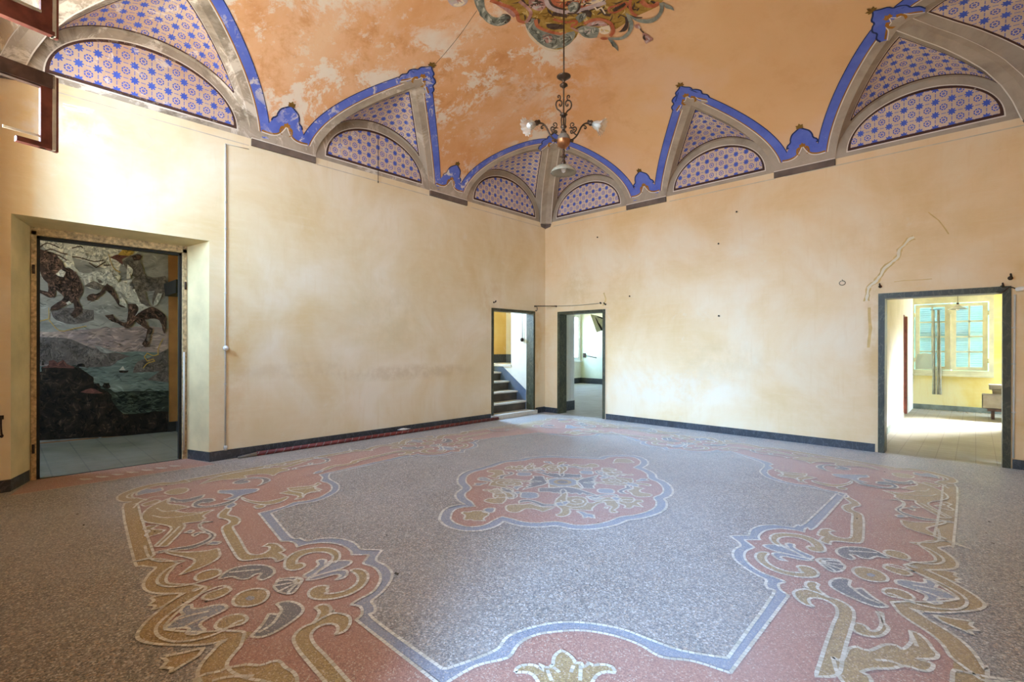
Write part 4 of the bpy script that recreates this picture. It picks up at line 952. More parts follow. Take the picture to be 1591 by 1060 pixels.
# ------------------------------------------------------------------ passage behind the west doorway
def quad(name, pts, mat, label=None, **k):
    mb = MB(); mb.face(pts, 0); return struct(mb.build(name, [mat]), label)
Zp = 3.45
quad('floor_passage', [(-3.6, -10.6, -.0008), (-.43, -10.6, -.0008), (-.43, -6.4, -.0008), (-3.6, -6.4, -.0008)], M_PTILE)
mb = MB(); mb.box((-.44, -8.42, -.02), (-.415, -6.96, .004)); struct(mb.build('threshold_strip', [M_BLACKW]))
mb = MB()
for a, b, c, d in ((-.2, -1.0, 0, Zp), (-2.2, -3.6, 0, Zp), (-1.0, -2.2, 0, 1.9), (-1.0, -2.2, 3.0, Zp)): mb.face([(a, -10.6, c), (b, -10.6, c), (b, -10.6, d), (a, -10.6, d)])  # leaves an unseen window opening, added to brighten the passage and its mural
struct(mb.build('wall_passage_end', [M_OLIVE]))
quad('ceiling_passage', [(-3.6, -10.6, Zp), (-.2, -10.6, Zp), (-.2, -6.4, Zp), (-3.6, -6.4, Zp)], M_WHITEP)
mb = MB()
for a, b, c, d in ((-8.43, -10.6, 0, Zp), (-6.4, -6.955, 0, Zp), (-6.955, -8.43, 2.79, Zp)): mb.face([(-.5, a, c), (-.5, b, c), (-.5, b, d), (-.5, a, d)], 0)
struct(mb.build('wall_passage_front', [M_OLIVE]))
MX = -3.03
quad('wall_passage_back', [(MX-.36, -10.6, -.05), (MX, -6.50, -.05), (MX, -6.50, Zp), (MX-.36, -10.6, Zp)], M_BROWNP, 'brown painted edge of the passage wall')
quad('wall_passage_side', [(MX, -6.50, -.05), (-.5, -6.54, -.05), (-.5, -6.54, Zp), (MX, -6.50, Zp)], M_OLIVE, 'olive yellow passage wall')
base('baseboard_passage', [((MX+.0, -6.64), (MX+.005, -6.50), (1, -.02)), ((MX, -6.505), (-.52, -6.545), (0, -1))], h=.17, t=.02, mat=M_BLACKW)
mb = MB(); A = hit(268, 383, 1, -6.52)
prof = [(0, 0), (.16, 0), (.2, .03), (.24, .10), (.3, .12), (.3, .17), (0, .17)]
V0 = [(-2.86+.0-u*.55, -6.53, 2.36+v*1.3) for u, v in prof]; V1 = [(x+.55, -6.72, z) for x, y, z in V0]; n = len(prof)
V1 = [(x, -6.70, z) for x, y, z in V0]
mb.add(V0+V1, [tuple(range(n))[::-1], tuple(range(n, 2*n))]+[(i, (i+1) % n, n+(i+1) % n, n+i) for i in range(n)], 0, False)
mb.box((-2.86, -6.70, 2.36), (-2.2, -6.55, 2.36+.22)); struct(mb.build('trim_3', [M_BLACKW]), 'dark moulded bracket on the olive passage wall')
# ---- wall painting: flat picture on the passage wall
mp = MB()
pn = Vector((MX-(MX-.36), 0, 0))
def mpt(px, py, L):
    d = ray(px, py); # plane through (MX,-6.5) and (MX-.36,-10.6)
    nx, ny = 4.10, -.36; k = ((MX-CAM.x)*nx+(-6.5-CAM.y)*ny)/(d.x*nx+d.y*ny); p = CAM+d*k; return p+Vector((1, -.088, 0))*(.003+L*.0012)
def mfill(z, pts, m, L, sm=3):
    Q = smooth(z(pts), True, sm, 60)
    if sm > 1: Q = [(a+random.uniform(-.5, .5), b+random.uniform(-.5, .5)) for a, b in Q]
    for t in tris(Q): mp.face([mpt(*Q[i], L) for i in t], m)
    ar = abs(sum(a[0]*b[1]-b[0]*a[1] for a, b in zip(Q, Q[1:]+Q[:1])))/2
    mstroke(Q, m, int(min(380, 4+ar*.055)), L)
def mstroke(P, m, n, L):
    xs = [p[0] for p in P]; ys = [p[1] for p in P]; V = [Vector(p) for p in P]; k = 0
    for _ in range(n*5):
        if k >= n: break
        q = Vector((random.uniform(max(30, min(xs)), min(275, max(xs))), random.uniform(max(350, min(ys)), max(ys))))
        if not inside(q, V): continue
        a = random.gauss(0, .35) if m in HORIZ else random.uniform(0, PI); l = random.uniform(6, 22) if m in HORIZ else random.uniform(4, 13); d = Vector((math.cos(a), math.sin(a))); b = Vector((-d.y, d.x))*random.uniform(-.35, .35)
        pts = [q-d*l*.5, q+b*l*.5, q+d*l*.5]
        if not (inside(pts[0], V) and inside(pts[2], V)): continue
        k += 1; w = random.uniform(.8, 3.0); S_ = smooth([tuple(x) for x in pts], False, 3); A, B = offs(S_, w/2, False), offs(S_, -w/2, False); h = len(S_)-1
        mm = len(MPN)+2*m+random.choice((0, 1)); lp = lambda j, t, X: (S_[j][0]+(X[j][0]-S_[j][0])*t, S_[j][1]+(X[j][1]-S_[j][1])*t)
        for i in range(h):
            t0, t1 = math.sin(PI*i/h), math.sin(PI*(i+1)/h)
            mp.face([mpt(*lp(i, t0, A), L+.5), mpt(*lp(i+1, t1, A), L+.5), mpt(*lp(i+1, t1, B), L+.5), mpt(*lp(i, t0, B), L+.5)], mm)
HORIZ = (1, 2, 10, 0); MPN = range(12)
def mline(z, pts, w, m, L):
    Q = smooth(z(pts), False, 3, 60); A, B = offs(Q, w/2, False), offs(Q, -w/2, False)
    for i in range(len(Q)-1): mp.face([mpt(*A[i], L), mpt(*A[i+1], L), mpt(*B[i+1], L), mpt(*B[i], L)], m)
m1, m2 = ZM(40, 350, 5.3), ZM(40, 530, 5.3)
I_ = lambda p: p
mfill(I_, [(-60, 345), (261, 372), (262.5, 600), (263, 672), (150, 680), (40, 690), (-60, 700)], 0, 0, 1)
MDEF = []
def paint(name, stops, sc=3.0, strx=1.0):
    MDEF.append((name, stops, sc, strx))
    m = NB(name, .75, .2); o = m.obj(); n = m.noise(m.scale(o, (1, 1, strx)), sc, 9, .68, 1.4); m.col(m.ramp(n, [(p, srgb(c)) for p, c in stops])); return m.mat
MPM = [paint('mural cloud grey', [(.25, '#66635c'), (.45, '#85827a'), (.6, '#9a968b'), (.75, '#75736f')], 1.6, 2.2), paint('mural rosy sky', [(.3, '#756a69'), (.5, '#927f78'), (.7, '#ab9484')], 2.0, 4.0),
       paint('mural lake', [(.3, '#4e5752'), (.5, '#68736c'), (.7, '#828a80')], 2.0, 5.0), paint('mural mountain', [(.3, '#4b4440'), (.55, '#625953'), (.75, '#7d736c')], 4.0),
       paint('mural dark hill', [(.3, '#15110d'), (.5, '#221b15'), (.72, '#3f342a')], 4.0), paint('mural brown horse', [(.3, '#2c211c'), (.5, '#43332b'), (.72, '#6a5144')], 5.0),
       paint('mural white horse', [(.3, '#86867c'), (.5, '#b3b0a3'), (.7, '#d2ccbb')], 4.0), paint('mural grey horse', [(.3, '#4c4640'), (.5, '#665d54'), (.7, '#857a6c')], 5.0),
       paint('mural ochre cloth', [(.3, '#96793a'), (.6, '#bf9a4a')], 5), paint('mural rose', [(.3, '#4c302a'), (.6, '#6c463d')], 5), paint('mural deep green', [(.3, '#1e211b'), (.5, '#2b3029'), (.7, '#434a40')], 2.0, 4.0),
       paint('mural pale cloud', [(.3, '#a8a496'), (.5, '#c4beae'), (.7, '#d6cebb')], 3.0, 2.5)]
mfill(m1, [(50, 60), (300, 100), (700, 150), (1000, 180), (800, 300), (760, 420), (560, 320), (380, 260), (420, 380), (300, 330), (120, 150)], 11, 1)
mfill(m1, [(-700, 830), (200, 880), (600, 850), (1000, 830), (1175, 850), (1175, 1200), (-700, 1200)], 1, 1, 1)
mfill(m1, [(200, 700), (350, 680), (560, 700), (560, 780), (400, 820), (250, 780)], 3, 2); mfill(m1, [(560, 660), (650, 700), (640, 740), (560, 720)], 0, 2)
mfill(m2, [(-700, 180), (300, 210), (700, 100), (900, 85), (1175, 100), (1175, 700), (-700, 800)], 2, 2, 1)
mfill(m2, [(-700, -60), (200, -30), (380, -10), (510, 45), (640, 70), (860, 125), (760, 160), (700, 205), (460, 215), (200, 190), (-700, 240)], 3, 3)
mfill(m2, [(560, 35), (620, 45), (740, 90), (640, 100)], 0, 4); mfill(m2, [(920, 170), (1060, 120), (1175, 60), (1175, 340), (1000, 320), (1100, 250), (880, 260)], 3, 4)
mfill(m2, [(-700, 260), (60, 270), (130, 210), (240, 215), (400, 200), (460, 230), (555, 300), (545, 340), (700, 400), (780, 425), (1175, 410), (1175, 760), (-700, 860)], 10, 5)
mfill(m2, [(-700, 280), (60, 270), (130, 215), (240, 215), (400, 215), (470, 240), (555, 300), (560, 350), (640, 400), (700, 440), (760, 560), (1175, 580), (1175, 760), (-700, 860)], 4, 6)
mfill(m2, [(760, 420), (1175, 410), (1175, 560), (900, 600), (780, 580), (700, 480)], 10, 7)
for c in ((585, 370), (665, 365)): mfill(m2, [(c[0]-35, c[1]+10), (c[0]-20, c[1]-20), (c[0]+20, c[1]-20), (c[0]+32, c[1]+15), (c[0], c[1]+30)], 4, 7)
mfill(m2, [(130, 220), (190, 200), (190, 165), (230, 155), (260, 180), (310, 155), (340, 190), (400, 210), (400, 225), (240, 220)], 9, 7, 1); mfill(m2, [(140, 160), (155, 200), (130, 200)], 4, 7, 1); mfill(m2, [(410, 215), (440, 185), (480, 190), (490, 212)], 4, 7)
mfill(m2, [(450, 420), (540, 390), (640, 430), (520, 430)], 9, 7); mfill(m2, [(768, 240), (800, 205), (820, 240)], 11, 7, 1); mfill(m2, [(765, 245), (850, 245), (830, 262), (780, 260)], 4, 7)
# horses
mfill(m1, [(60, 280), (120, 200), (230, 230), (300, 300), (330, 350), (400, 380), (460, 480), (470, 560), (420, 620), (440, 640), (465, 690), (440, 740), (400, 765), (368, 740), (400, 690), (390, 640), (330, 660), (260, 700), (200, 700), (215, 670), (290, 620), (320, 590), (250, 530), (240, 590), (190, 595), (120, 560), (60, 560), (60, 500), (110, 530), (185, 550), (180, 480), (130, 420), (110, 340), (65, 340)], 5, 8)
mfill(m1, [(250, 400), (290, 365), (330, 390), (310, 430), (270, 420)], 11, 9); mfill(m1, [(330, 640), (360, 625), (380, 645), (340, 655)], 11, 9)
mfill(m1, [(370, 320), (480, 400), (600, 370), (700, 350), (780, 420), (760, 470), (700, 500), (640, 490), (600, 530), (500, 510), (470, 440), (400, 390)], 6, 8); mfill(m1, [(590, 440), (620, 450), (630, 480), (600, 470)], 7, 9); mfill(m1, [(480, 500), (560, 460), (640, 500), (590, 530)], 7, 9)
mfill(m1, [(500, 600), (530, 570), (600, 560), (640, 510), (670, 480), (710, 510), (740, 560), (760, 610), (790, 650), (830, 660), (820, 680), (770, 670), (740, 620), (690, 560), (660, 540), (620, 580), (560, 620), (510, 620)], 5, 9)
mfill(m1, [(740, 480), (800, 460), (870, 450), (930, 610), (950, 650), (880, 640), (830, 620), (800, 560), (740, 540)], 6, 9); mfill(m1, [(770, 560), (830, 640), (830, 680), (770, 650)], 6, 10)
mfill(m1, [(860, 250), (940, 300), (980, 400), (1040, 430), (1150, 420), (1175, 500), (1140, 560), (1120, 600), (1070, 650), (1050, 660), (1040, 630), (1060, 540), (990, 545), (990, 600), (1030, 670), (960, 660), (920, 600), (870, 530), (860, 480), (900, 430), (840, 380), (790, 300)], 7, 9)
mfill(m1, [(1090, 560), (1125, 565), (1080, 650), (1050, 665), (1055, 630)], 6, 10)
mfill(m1, [(840, 650), (910, 650), (930, 690), (900, 745), (1010, 680), (1060, 680), (1150, 740), (1160, 790), (1150, 890), (1130, 880), (1110, 800), (1060, 770), (980, 780), (1010, 830), (1045, 850), (1040, 870), (1020, 860), (1030, 920), (1010, 990), (985, 1010), (955, 980), (985, 930), (1000, 860), (940, 820), (900, 790), (860, 840), (820, 845), (760, 810), (690, 780), (650, 745), (720, 735), (740, 770), (800, 800), (830, 800), (840, 720)], 5, 10)
mfill(m1, [(905, 650), (960, 650), (1010, 680), (940, 710), (900, 750), (930, 690)], 6, 11); mfill(m1, [(1005, 900), (1030, 900), (1020, 960), (990, 950)], 7, 11)
mfill(m1, [(700, 270), (760, 240), (830, 170), (910, 185), (880, 240), (820, 260), (760, 270)], 8, 10); mfill(m1, [(690, 265), (750, 245), (850, 255), (790, 280), (800, 330), (760, 300)], 9, 11); mfill(m1, [(950, 190), (1050, 195), (1070, 215), (960, 210)], 9, 10)
mfill(m1, [(870, 250), (930, 240), (960, 260), (930, 290), (890, 290)], 5, 11); mfill(m1, [(840, 320), (880, 370), (860, 440), (830, 440), (830, 370)], 6, 11)
for a in ([(90, 200), (170, 150), (240, 170), (280, 190)], [(100, 240), (200, 200), (290, 230), (340, 240)], [(150, 270), (240, 240), (340, 290)], [(380, 190), (450, 175), (470, 190)], [(380, 260), (450, 270), (560, 300), (640, 290)], [(520, 310), (580, 350), (660, 300)], [(640, 330), (700, 330)], [(560, 170), (620, 150), (700, 160)]): mline(m1, a, 1.6, 5, 9)
for a in ([(75, 740), (120, 790), (190, 770), (190, 680)], [(190, 780), (280, 870), (400, 850), (500, 830)], [(680, 240), (720, 350), (780, 390)]): mline(m1, a, 1.1, 8, 9)
mline(m2, [(1130, -20), (1090, 60), (1090, 110), (1050, 120), (1000, 100), (975, 130), (1000, 165), (1050, 150), (1060, 165), (1000, 185), (965, 225)], 1.3, 8, 9)
def shade(c, k): 
    c = c.lstrip('#'); v = [int(c[i:i+2], 16) for i in (0, 2, 4)]; return '#'+''.join('%02x' % max(0, min(255, int(x*k))) for x in v)
for nm_, st_, sc_, sx__ in list(MDEF):
    dk = int(st_[0][1][1:3], 16) < 52
    for kk in ((.55, 1.6) if dk else (.8, 1.18)): MPM.append(paint(nm_+(' shade' if kk < 1 else ' tint'), [(p, shade(c, kk)) for p, c in st_], sc_, sx__))
mpo = mp.build('mural', MPM); tag(mpo, 'dark wall painting of galloping horses above a lake, seen through the tall doorway', 'wall painting')
# ------------------------------------------------------------------ stair behind the marble doorway
YR = -.42
mb = MB(); nos = [(-.20, .28), (-.47, .49), (-.74, .70), (-1.01, .90), (-1.28, 1.075)]
steps = MB()
mb.box((-.22, -1.75, .0), (.07, -.34, .085)); struct(mb.build('threshold_slab', [M_STEP]), 'worn pale stone threshold slab of the stair doorway')
st = empty('staircase', (-.2, -1.0, 0), 'slate stair with pale stone treads rising behind the marble doorway', 'staircase')
zp = .085
for i, (x, z) in enumerate(nos):
    mb = MB(); mb.box((x-.02, -1.66, zp-.085 if i else 0), (-1.89, YR-.008, z-.035)); part(mb, 'riser', [M_RISER], st)
    mb = MB(); mb.box((x+.015, -1.66, z-.035), (x-.30 if i < 4 else -1.89, YR-.008, z)); part(mb, 'tread', [M_STEP], st); zp = z
mb = MB(); P = [(-.205, .085), (-.205, .60), (-1.18, 1.36), (-1.18, 1.05), (-.23, .30)]; P = [(-.205, .05), (-.205, .52), (-1.0, 1.07), (-1.3, 1.07), (-1.3, .05)]
for t in tris(P): mb.face([(P[i][0], YR-.006, P[i][1]) for i in t], 0)
struct(mb.build('baseboard_stair', [M_DADO]), 'blue grey painted dado following the steps')
mb = MB(); mb.face([(-.2, YR, 0), (-.68, YR, 0), (-.68, YR, 3.1), (-.2, YR, 3.1)]); mb.face([(-.68, YR, 0), (-2.2, YR, 0), (-2.2, YR, 1.03), (-.68, YR, 1.03)])
mb.face([(-.68, YR, 1.0), (-.68, YR+.12, 1.0), (-.68, YR+.12, 3.1), (-.68, YR, 3.1)]); struct(mb.build('wall_stair_side', [M_WHITEP]), 'white plaster wall beside the stair')
mb = MB(); mb.box((-.67, YR-.02, 1.03), (-2.2, .66, 1.08)); struct(mb.build('landing_slab', [M_STEP]), 'pale stone landing slab at the stair top')
mb = MB()
for a, b, c, d in ((-1.75, -1.64, 0, 3.1), (-1.0, .66, 0, 3.1), (-1.64, -1.0, 0, 1.7), (-1.64, -1.0, 2.95, 3.1)): mb.face([(-1.9, a, c), (-1.9, b, c), (-1.9, b, d), (-1.9, a, d)])
struct(mb.build('wall_stair_end', [M_YELS]), 'ochre plaster wall above the landing')
quad('wall_stair_return', [(-1.9, .66, 1.0), (-.2, .66, 1.0), (-.2, .66, 3.1), (-1.9, .66, 3.1)], M_WHITEP)
quad('wall_stair_near', [(-.2, -1.67, 0), (-2.2, -1.67, 0), (-2.2, -1.67, 3.1), (-.2, -1.67, 3.1)], M_YELS)
quad('ceiling_stair', [(-.2, -1.75, 3.1), (-2.2, -1.75, 3.1), (-2.2, .7, 3.1), (-.2, .7, 3.1)], M_WHITEP)
quad('wall_stair_front', [(-.21, -.36, 0), (-.21, .66, 0), (-.21, .66, 3.1), (-.21, -.36, 3.1)], M_WHITEP)
quad('wall_stair_head', [(-.205, -1.75, 2.3), (-.205, -.36, 2.3), (-.205, -.36, 3.1), (-.205, -1.75, 3.1)], M_WHITEP)
base('baseboard_landing', [((-1.895, -.4), (-1.895, .66), (1, 0))], h=1.30, t=.015, mat=M_BASE)
base('baseboard_landing', [((-1.88, .655), (-.7, .655), (0, -1))], h=1.30, t=.015, mat=M_DADO)
sw_ = empty('pull_switch', (-.31, YR-.02, 1.68), 'small dark pull switch hanging from a cord on the white stair wall', 'switch')
mb = MB(); mb.lathe([(0, -.045), (.03, -.035), (.042, 0), (.03, .035), (0, .045)], (-.31, YR-.03, 1.66), 12); part(mb, 'knob', [M_IRON], sw_)
mb = MB(); mb.tube([(-.31, YR-.02, 1.70), (-.305, YR-.02, 2.25)], .006, 6); part(mb, 'cord', [M_DUSTC], sw_)
# ------------------------------------------------------------------ far room behind the corner door
Zf = 3.35
mb = MB()
quad('floor_far_room', [(-4.7, .02, -.0008), (5.9, .02, -.0008), (5.9, 8.0, -.0008), (-4.7, 8.0, -.0008)], M_FTILE)
quad('ceiling_far_room', [(-4.7, .25, Zf), (5.9, .25, Zf), (5.9, 8.0, Zf), (-4.7, 8.0, Zf)], M_WHITEP)
mb = MB()
for a, b, c, d in ((-4.7, -.9, 0, Zf), (1.2, 5.9, 0, Zf), (-.9, 1.2, 0, .9), (-.9, 1.2, 2.6, Zf)): mb.face([(a, 8.0, c), (b, 8.0, c), (b, 8.0, d), (a, 8.0, d)])  # unseen window hole added to light the floor near the corner door
struct(mb.build('wall_far_back', [M_GREENW]), 'pale green plaster wall of the far room')
mb = MB(); yw = [(.68, 6.3), (7.90, 8.0)]
for a, b in yw: mb.face([(-4.7, a, 0), (-4.7, b, 0), (-4.7, b, Zf), (-4.7, a, Zf)])
for c, d in ((0, .93), (2.85, Zf)): mb.face([(-4.7, 6.3, c), (-4.7, 7.90, c), (-4.7, 7.90, d), (-4.7, 6.3, d)])
struct(mb.build('wall_far_window', [M_WHITEP]), 'white plaster wall under the far window')
mb = MB(); mb.box((-4.7, 5.9, 0), (-3.70, 6.05, Zf)); struct(mb.build('wall_far_pier', [M_YELW]), 'yellow plaster pier in the far room')
mb = MB(); mb.box((-3.71, 5.885, 0), (-4.6, 5.9, .2)); mb.box((-3.70, 5.885, 0), (-3.685, 6.05, .2)); struct(mb.build('baseboard_far', [M_BASE]))
base('baseboard_far', [((-4.7, 7.985), (1.0, 7.985), (0, -1)), ((-4.685, 6.1), (-4.685, 8.0), (1, 0))], h=.22, t=.015)
mb = MB(); mb.box((-.2, .66, 0), (.245, .80, Zf)); mb.box((.0, .25, 0), (.24, .68, Zf)); struct(mb.build('wall_far_near', [M_WHITEP]), 'white plaster return just inside the corner door')
base('baseboard_far', [((.243, .26), (.243, .80), (1, 0))], h=.22, t=.014)
quad('wall_far_south', [(-4.7, .80, 0), (-.2, .80, 0), (-.2, .80, Zf), (-4.7, .80, Zf)], M_GREENW)
quad('wall_far_east', [(5.9, .25, 0), (5.9, 8.0, 0), (5.9, 8.0, Zf), (5.9, .25, Zf)], M_GREENW)
quad('wall_far_door_back', [(.25, .255, 2.3), (5.9, .255, 2.3), (5.9, .255, Zf), (.25, .255, Zf)], M_GREENW)
quad('wall_far_door_side', [(1.66, .255, 0), (5.9, .255, 0), (5.9, .255, 2.3), (1.66, .255, 2.3)], M_GREENW)
w2 = MB()
def wframe(mb, x, y0, y1, z0, z1, t, d):
    mb.box((x, y0, z0), (x+d, y0+t, z1)); mb.box((x, y1-t, z0), (x+d, y1, z1)); mb.box((x, y0+t, z0), (x+d, y1-t, z0+t)); mb.box((x, y0+t, z1-t), (x+d, y1-t, z1))
wframe(w2, -4.76, 6.3, 7.90, .93, 2.85, .07, .08); w2.box((-4.70, 6.25, .88), (-4.60, 7.96, .93)); wf = struct(w2.build('window_2', [M_WHITEW]), 'white window in the far room behind the corner door')
w2 = MB(); wframe(w2, -4.73, 7.08, 7.83, 1.0, 2.78, .07, .06); wframe(w2, -4.73, 6.37, 7.06, 1.0, 2.78, .07, .06)
for z in (1.25, 1.9, 2.55): w2.box((-4.66, 7.83, z-.03), (-4.64, 7.86, z+.03))
o = w2.build('window_sash', [M_WHITEW]); o.parent = wf
w2 = MB(); w2.box((-4.715, 6.44, 1.07), (-4.705, 6.99, 2.71)); w2.box((-4.715, 7.15, 1.07), (-4.705, 7.76, 2.71)); o = w2.build('window_glass', [M_GLASS]); o.parent = wf
br = empty('wall_bar', (-4.5, 7.98, 1.15), 'short black iron bar fixed to the pale green wall of the far room', 'iron bar')
mb = MB(); mb.box((-4.55, 7.94, 1.06), (-4.45, 7.985, 1.24)); part(mb, 'plate', [M_IRON], br); mb = MB(); mb.tube([(-4.5, 7.94, 1.16), (-4.2, 7.92, 1.11), (-3.86, 7.9, 1.06)], .017, 8); part(mb, 'rod', [M_IRON], br)
hp = empty('ceiling_sheet', (-1.5, 4.0, 2.7), 'yellowed sheet panel hanging askew near the ceiling of the far room', 'panel')
def onray(px, py, y): 
    d = ray(px, py); k = (y-CAM.y)/d.y; return CAM+d*k
z1 = ZM(860, 470, 5.578)
q = [onray(*z1([p])[0], y) for p, y in (((325, 102), 4.3), ((378, 258), 4.2), ((430, 238), 3.8), ((440, 135), 3.8))]
mb = MB(); nrm = (q[1]-q[0]).cross(q[3]-q[0]).normalized()*.02
mb.add([*q, *[p+nrm for p in q]], [(0,1,2,3), (7,6,5,4), (0,4,5,1), (1,5,6,2), (2,6,7,3), (3,7,4,0)], 0, False); part(mb, 'sheet', [M_PANEL], hp)
mb = MB(); a = [onray(*z1([p])[0], y) for p, y in (((362, 118), 4.15), ((385, 180), 4.0), ((415, 238), 3.75))]; mb.tube([x-nrm*.6 for x in a], .03, 8); mb.tube([a[0]-nrm*.6, onray(*z1([(435, 140)])[0], 3.7)], .02, 8); part(mb, 'strut', [M_IRON], hp)
# ------------------------------------------------------------------ bright room behind the right-hand door
Zb = 3.0; WY = 6.92; EX = 8.9
quad('floor_bright_room', [(5.95, .02, -.0008), (EX, .02, -.0008), (EX, WY, -.0008), (5.95, WY, -.0008)], M_FTILE, 'dusty grey tiled floor of the bright room')
quad('ceiling_bright_room', [(5.95, .25, Zb), (EX, .25, Zb), (EX, WY, Zb), (5.95, WY, Zb)], M_WHITEP)
WX0, WX1, WZ0, WZ1 = 6.10, 7.42, .93, 2.62
mb = MB()
for a, b, c, d in ((6.05, WX0, 0, Zb), (WX1, EX, 0, Zb), (WX0, WX1, 0, WZ0), (WX0, WX1, WZ1, Zb)): mb.face([(a, WY, c), (b, WY, c), (b, WY, d), (a, WY, d)])
struct(mb.build('wall_bright_window', [M_YELW]), 'yellow plaster wall under the multi-pane window')
mb = MB(); mb.box((5.92, .25, 0), (6.08, 4.62, Zb)); mb.box((5.92, 5.55, 0), (6.08, WY, Zb)); mb.box((5.92, 4.62, 2.2), (6.08, 5.55, Zb)); struct(mb.build('wall_bright_left', [M_WHITEP]), 'white sunlit side wall of the bright room')
mb = MB(); mb.box((6.02, 5.5, 0), (6.075, 5.55, 2.2)); mb.box((6.05, 4.64, 0), (6.09, 4.7, 2.2)); struct(mb.build('door_5', [M_WOODR]))
mb = MB(); h0, h1 = 6.3, 6.86
for a, b, c, d in ((.25, h0, 0, Zb), (h1, WY, 0, Zb), (h0, h1, 0, .15), (h0, h1, 2.8, Zb)): mb.face([(EX, a, c), (EX, b, c), (EX, b, d), (EX, a, d)])
struct(mb.build('wall_bright_right', [M_YELW]))
quad('wall_bright_front', [(7.55, .255, 0), (EX, .255, 0), (EX, .255, Zb), (7.55, .255, Zb)], M_YELW)
quad('wall_bright_head', [(6.0, .255, 2.28), (7.6, .255, 2.28), (7.6, .255, Zb), (6.0, .255, Zb)], M_YELW)
base('baseboard_bright', [((6.08, WY-.016), (EX, WY-.016), (0, -1)), ((6.08, .26), (6.08, 4.6), (1, 0))], h=.12, t=.015, mat=simple('dusty grey baseboard', srgb('#8b9389'), .8, var=.2))
# window
mb = MB()
def bar(mb, x0, x1, z0, z1, y=WY, d=.05): mb.box((x0, y-d, z0), (x1, y, z1))
for a in ((6.02, WX0+.0, .84, 2.72), (WX1, 7.50, .84, 2.72), (WX0, WX1, 2.56, 2.72), (WX0, WX1, .84, .96)): bar(mb, *a, y=WY+.02, d=.08)
bar(mb, 6.0, 7.52, 2.70, 2.74, y=WY-.02, d=.09); bar(mb, 6.02, 7.5, .82, .86, y=WY-.02, d=.1)
wd = struct(mb.build('window_1', [M_CREAMW]), 'cream painted multi-pane casement window in the bright room')
XM = 6.765
for n_, (a, b) in (('casement', (WX0+.02, XM-.015)), ('casement', (XM+.015, WX1-.02))):
    mb = MB(); t = .085; z0, z1_ = .97, 2.545
    for q in ((a, a+t, z0, z1_), (b-t, b, z0, z1_), (a+t, b-t, z0, z0+.075), (a+t, b-t, z1_-.07, z1_)): bar(mb, *q, y=WY+.03, d=.05)
    mid = (a+b)/2; bar(mb, mid-.016, mid+.016, z0+.07, z1_-.06, y=WY+.03, d=.04)
    for k in (1, 2, 3): z = z0+.075+(z1_-.07-z0-.075)*k/4; bar(mb, a+t, b-t, z-.016, z+.016, y=WY+.03, d=.04)
    o = mb.build(n_, [M_CREAMW]); o.parent = wd
    mb = MB(); mb.box((a+t, WY+.005, z0+.075), (b-t, WY+.011, z1_-.07)); g = mb.build('glass', [M_GLASS]); g.parent = o
    for zz_ in (1.2, 2.3):
        mb = MB(); xx = a-.012 if a < 6.5 else b+.012; mb.lathe([(0, -.05), (.013, -.05), (.013, .05), (0, .05)], (xx, WY-.025, zz_), 8); g = mb.build('hinge', [M_CREAMW]); g.parent = o
mb = MB(); bar(mb, XM-.03, XM+.03, .97, 2.545, y=WY-.015, d=.03); o = mb.build('meeting_stile', [M_CREAMW]); o.parent = wd
mb = MB(); mb.tube([(XM, WY-.055, 1.0), (XM, WY-.055, 2.3)], .009, 8); mb.box((XM-.02, WY-.07, 1.55), (XM+.05, WY-.045, 1.58)); o = mb.build('bolt_bar', [M_CREAMW]); o.parent = wd
mb = MB(); mb.add([(6.13, WY-.035, .98), (6.45, WY-.035, .99), (6.44, WY-.03, 1.34), (6.30, WY-.045, 1.37), (6.16, WY-.03, 1.34)], [(0,1,2,3,4)], 0, False); mb.add([(6.13, WY-.031, .98), (6.45, WY-.031, .99), (6.44, WY-.026, 1.34), (6.30, WY-.041, 1.37), (6.16, WY-.026, 1.34)], [(4,3,2,1,0)], 0, False); o = mb.build('pane_patch', [M_DIRTY], wd)
# louvred shutters outside
for a, b in ((6.06, XM), (XM+.02, 7.46)):
    sh = empty('louvred_shutter', ((a+b)/2, WY+.22, .9), ('left' if a < 6.5 else 'right')+' teal louvred shutter standing outside the multi-pane window', 'shutter', 'louvred shutters')
    mb = MB()
    for q in ((a, a+.07, .9, 2.6), (b-.07, b, .9, 2.6), (a+.07, b-.07, .9, 1.0), (a+.07, b-.07, 2.5, 2.6), (a+.07, b-.07, 1.65, 1.83)): bar(mb, *q, y=WY+.24, d=.04)
    part(mb, 'shutter_frame', [M_SHUT], sh); mb = MB()
    for i in range(29):
        z = 1.02+i*.0525
        if 1.70 < z+.03 < 1.75: continue
        mb.obox((a+.07, WY+.19, z+.03), (b-a-.14, 0, 0), (0, .055, -.050), (0, .004, .005))
    part(mb, 'slats', [M_SHUT], sh)
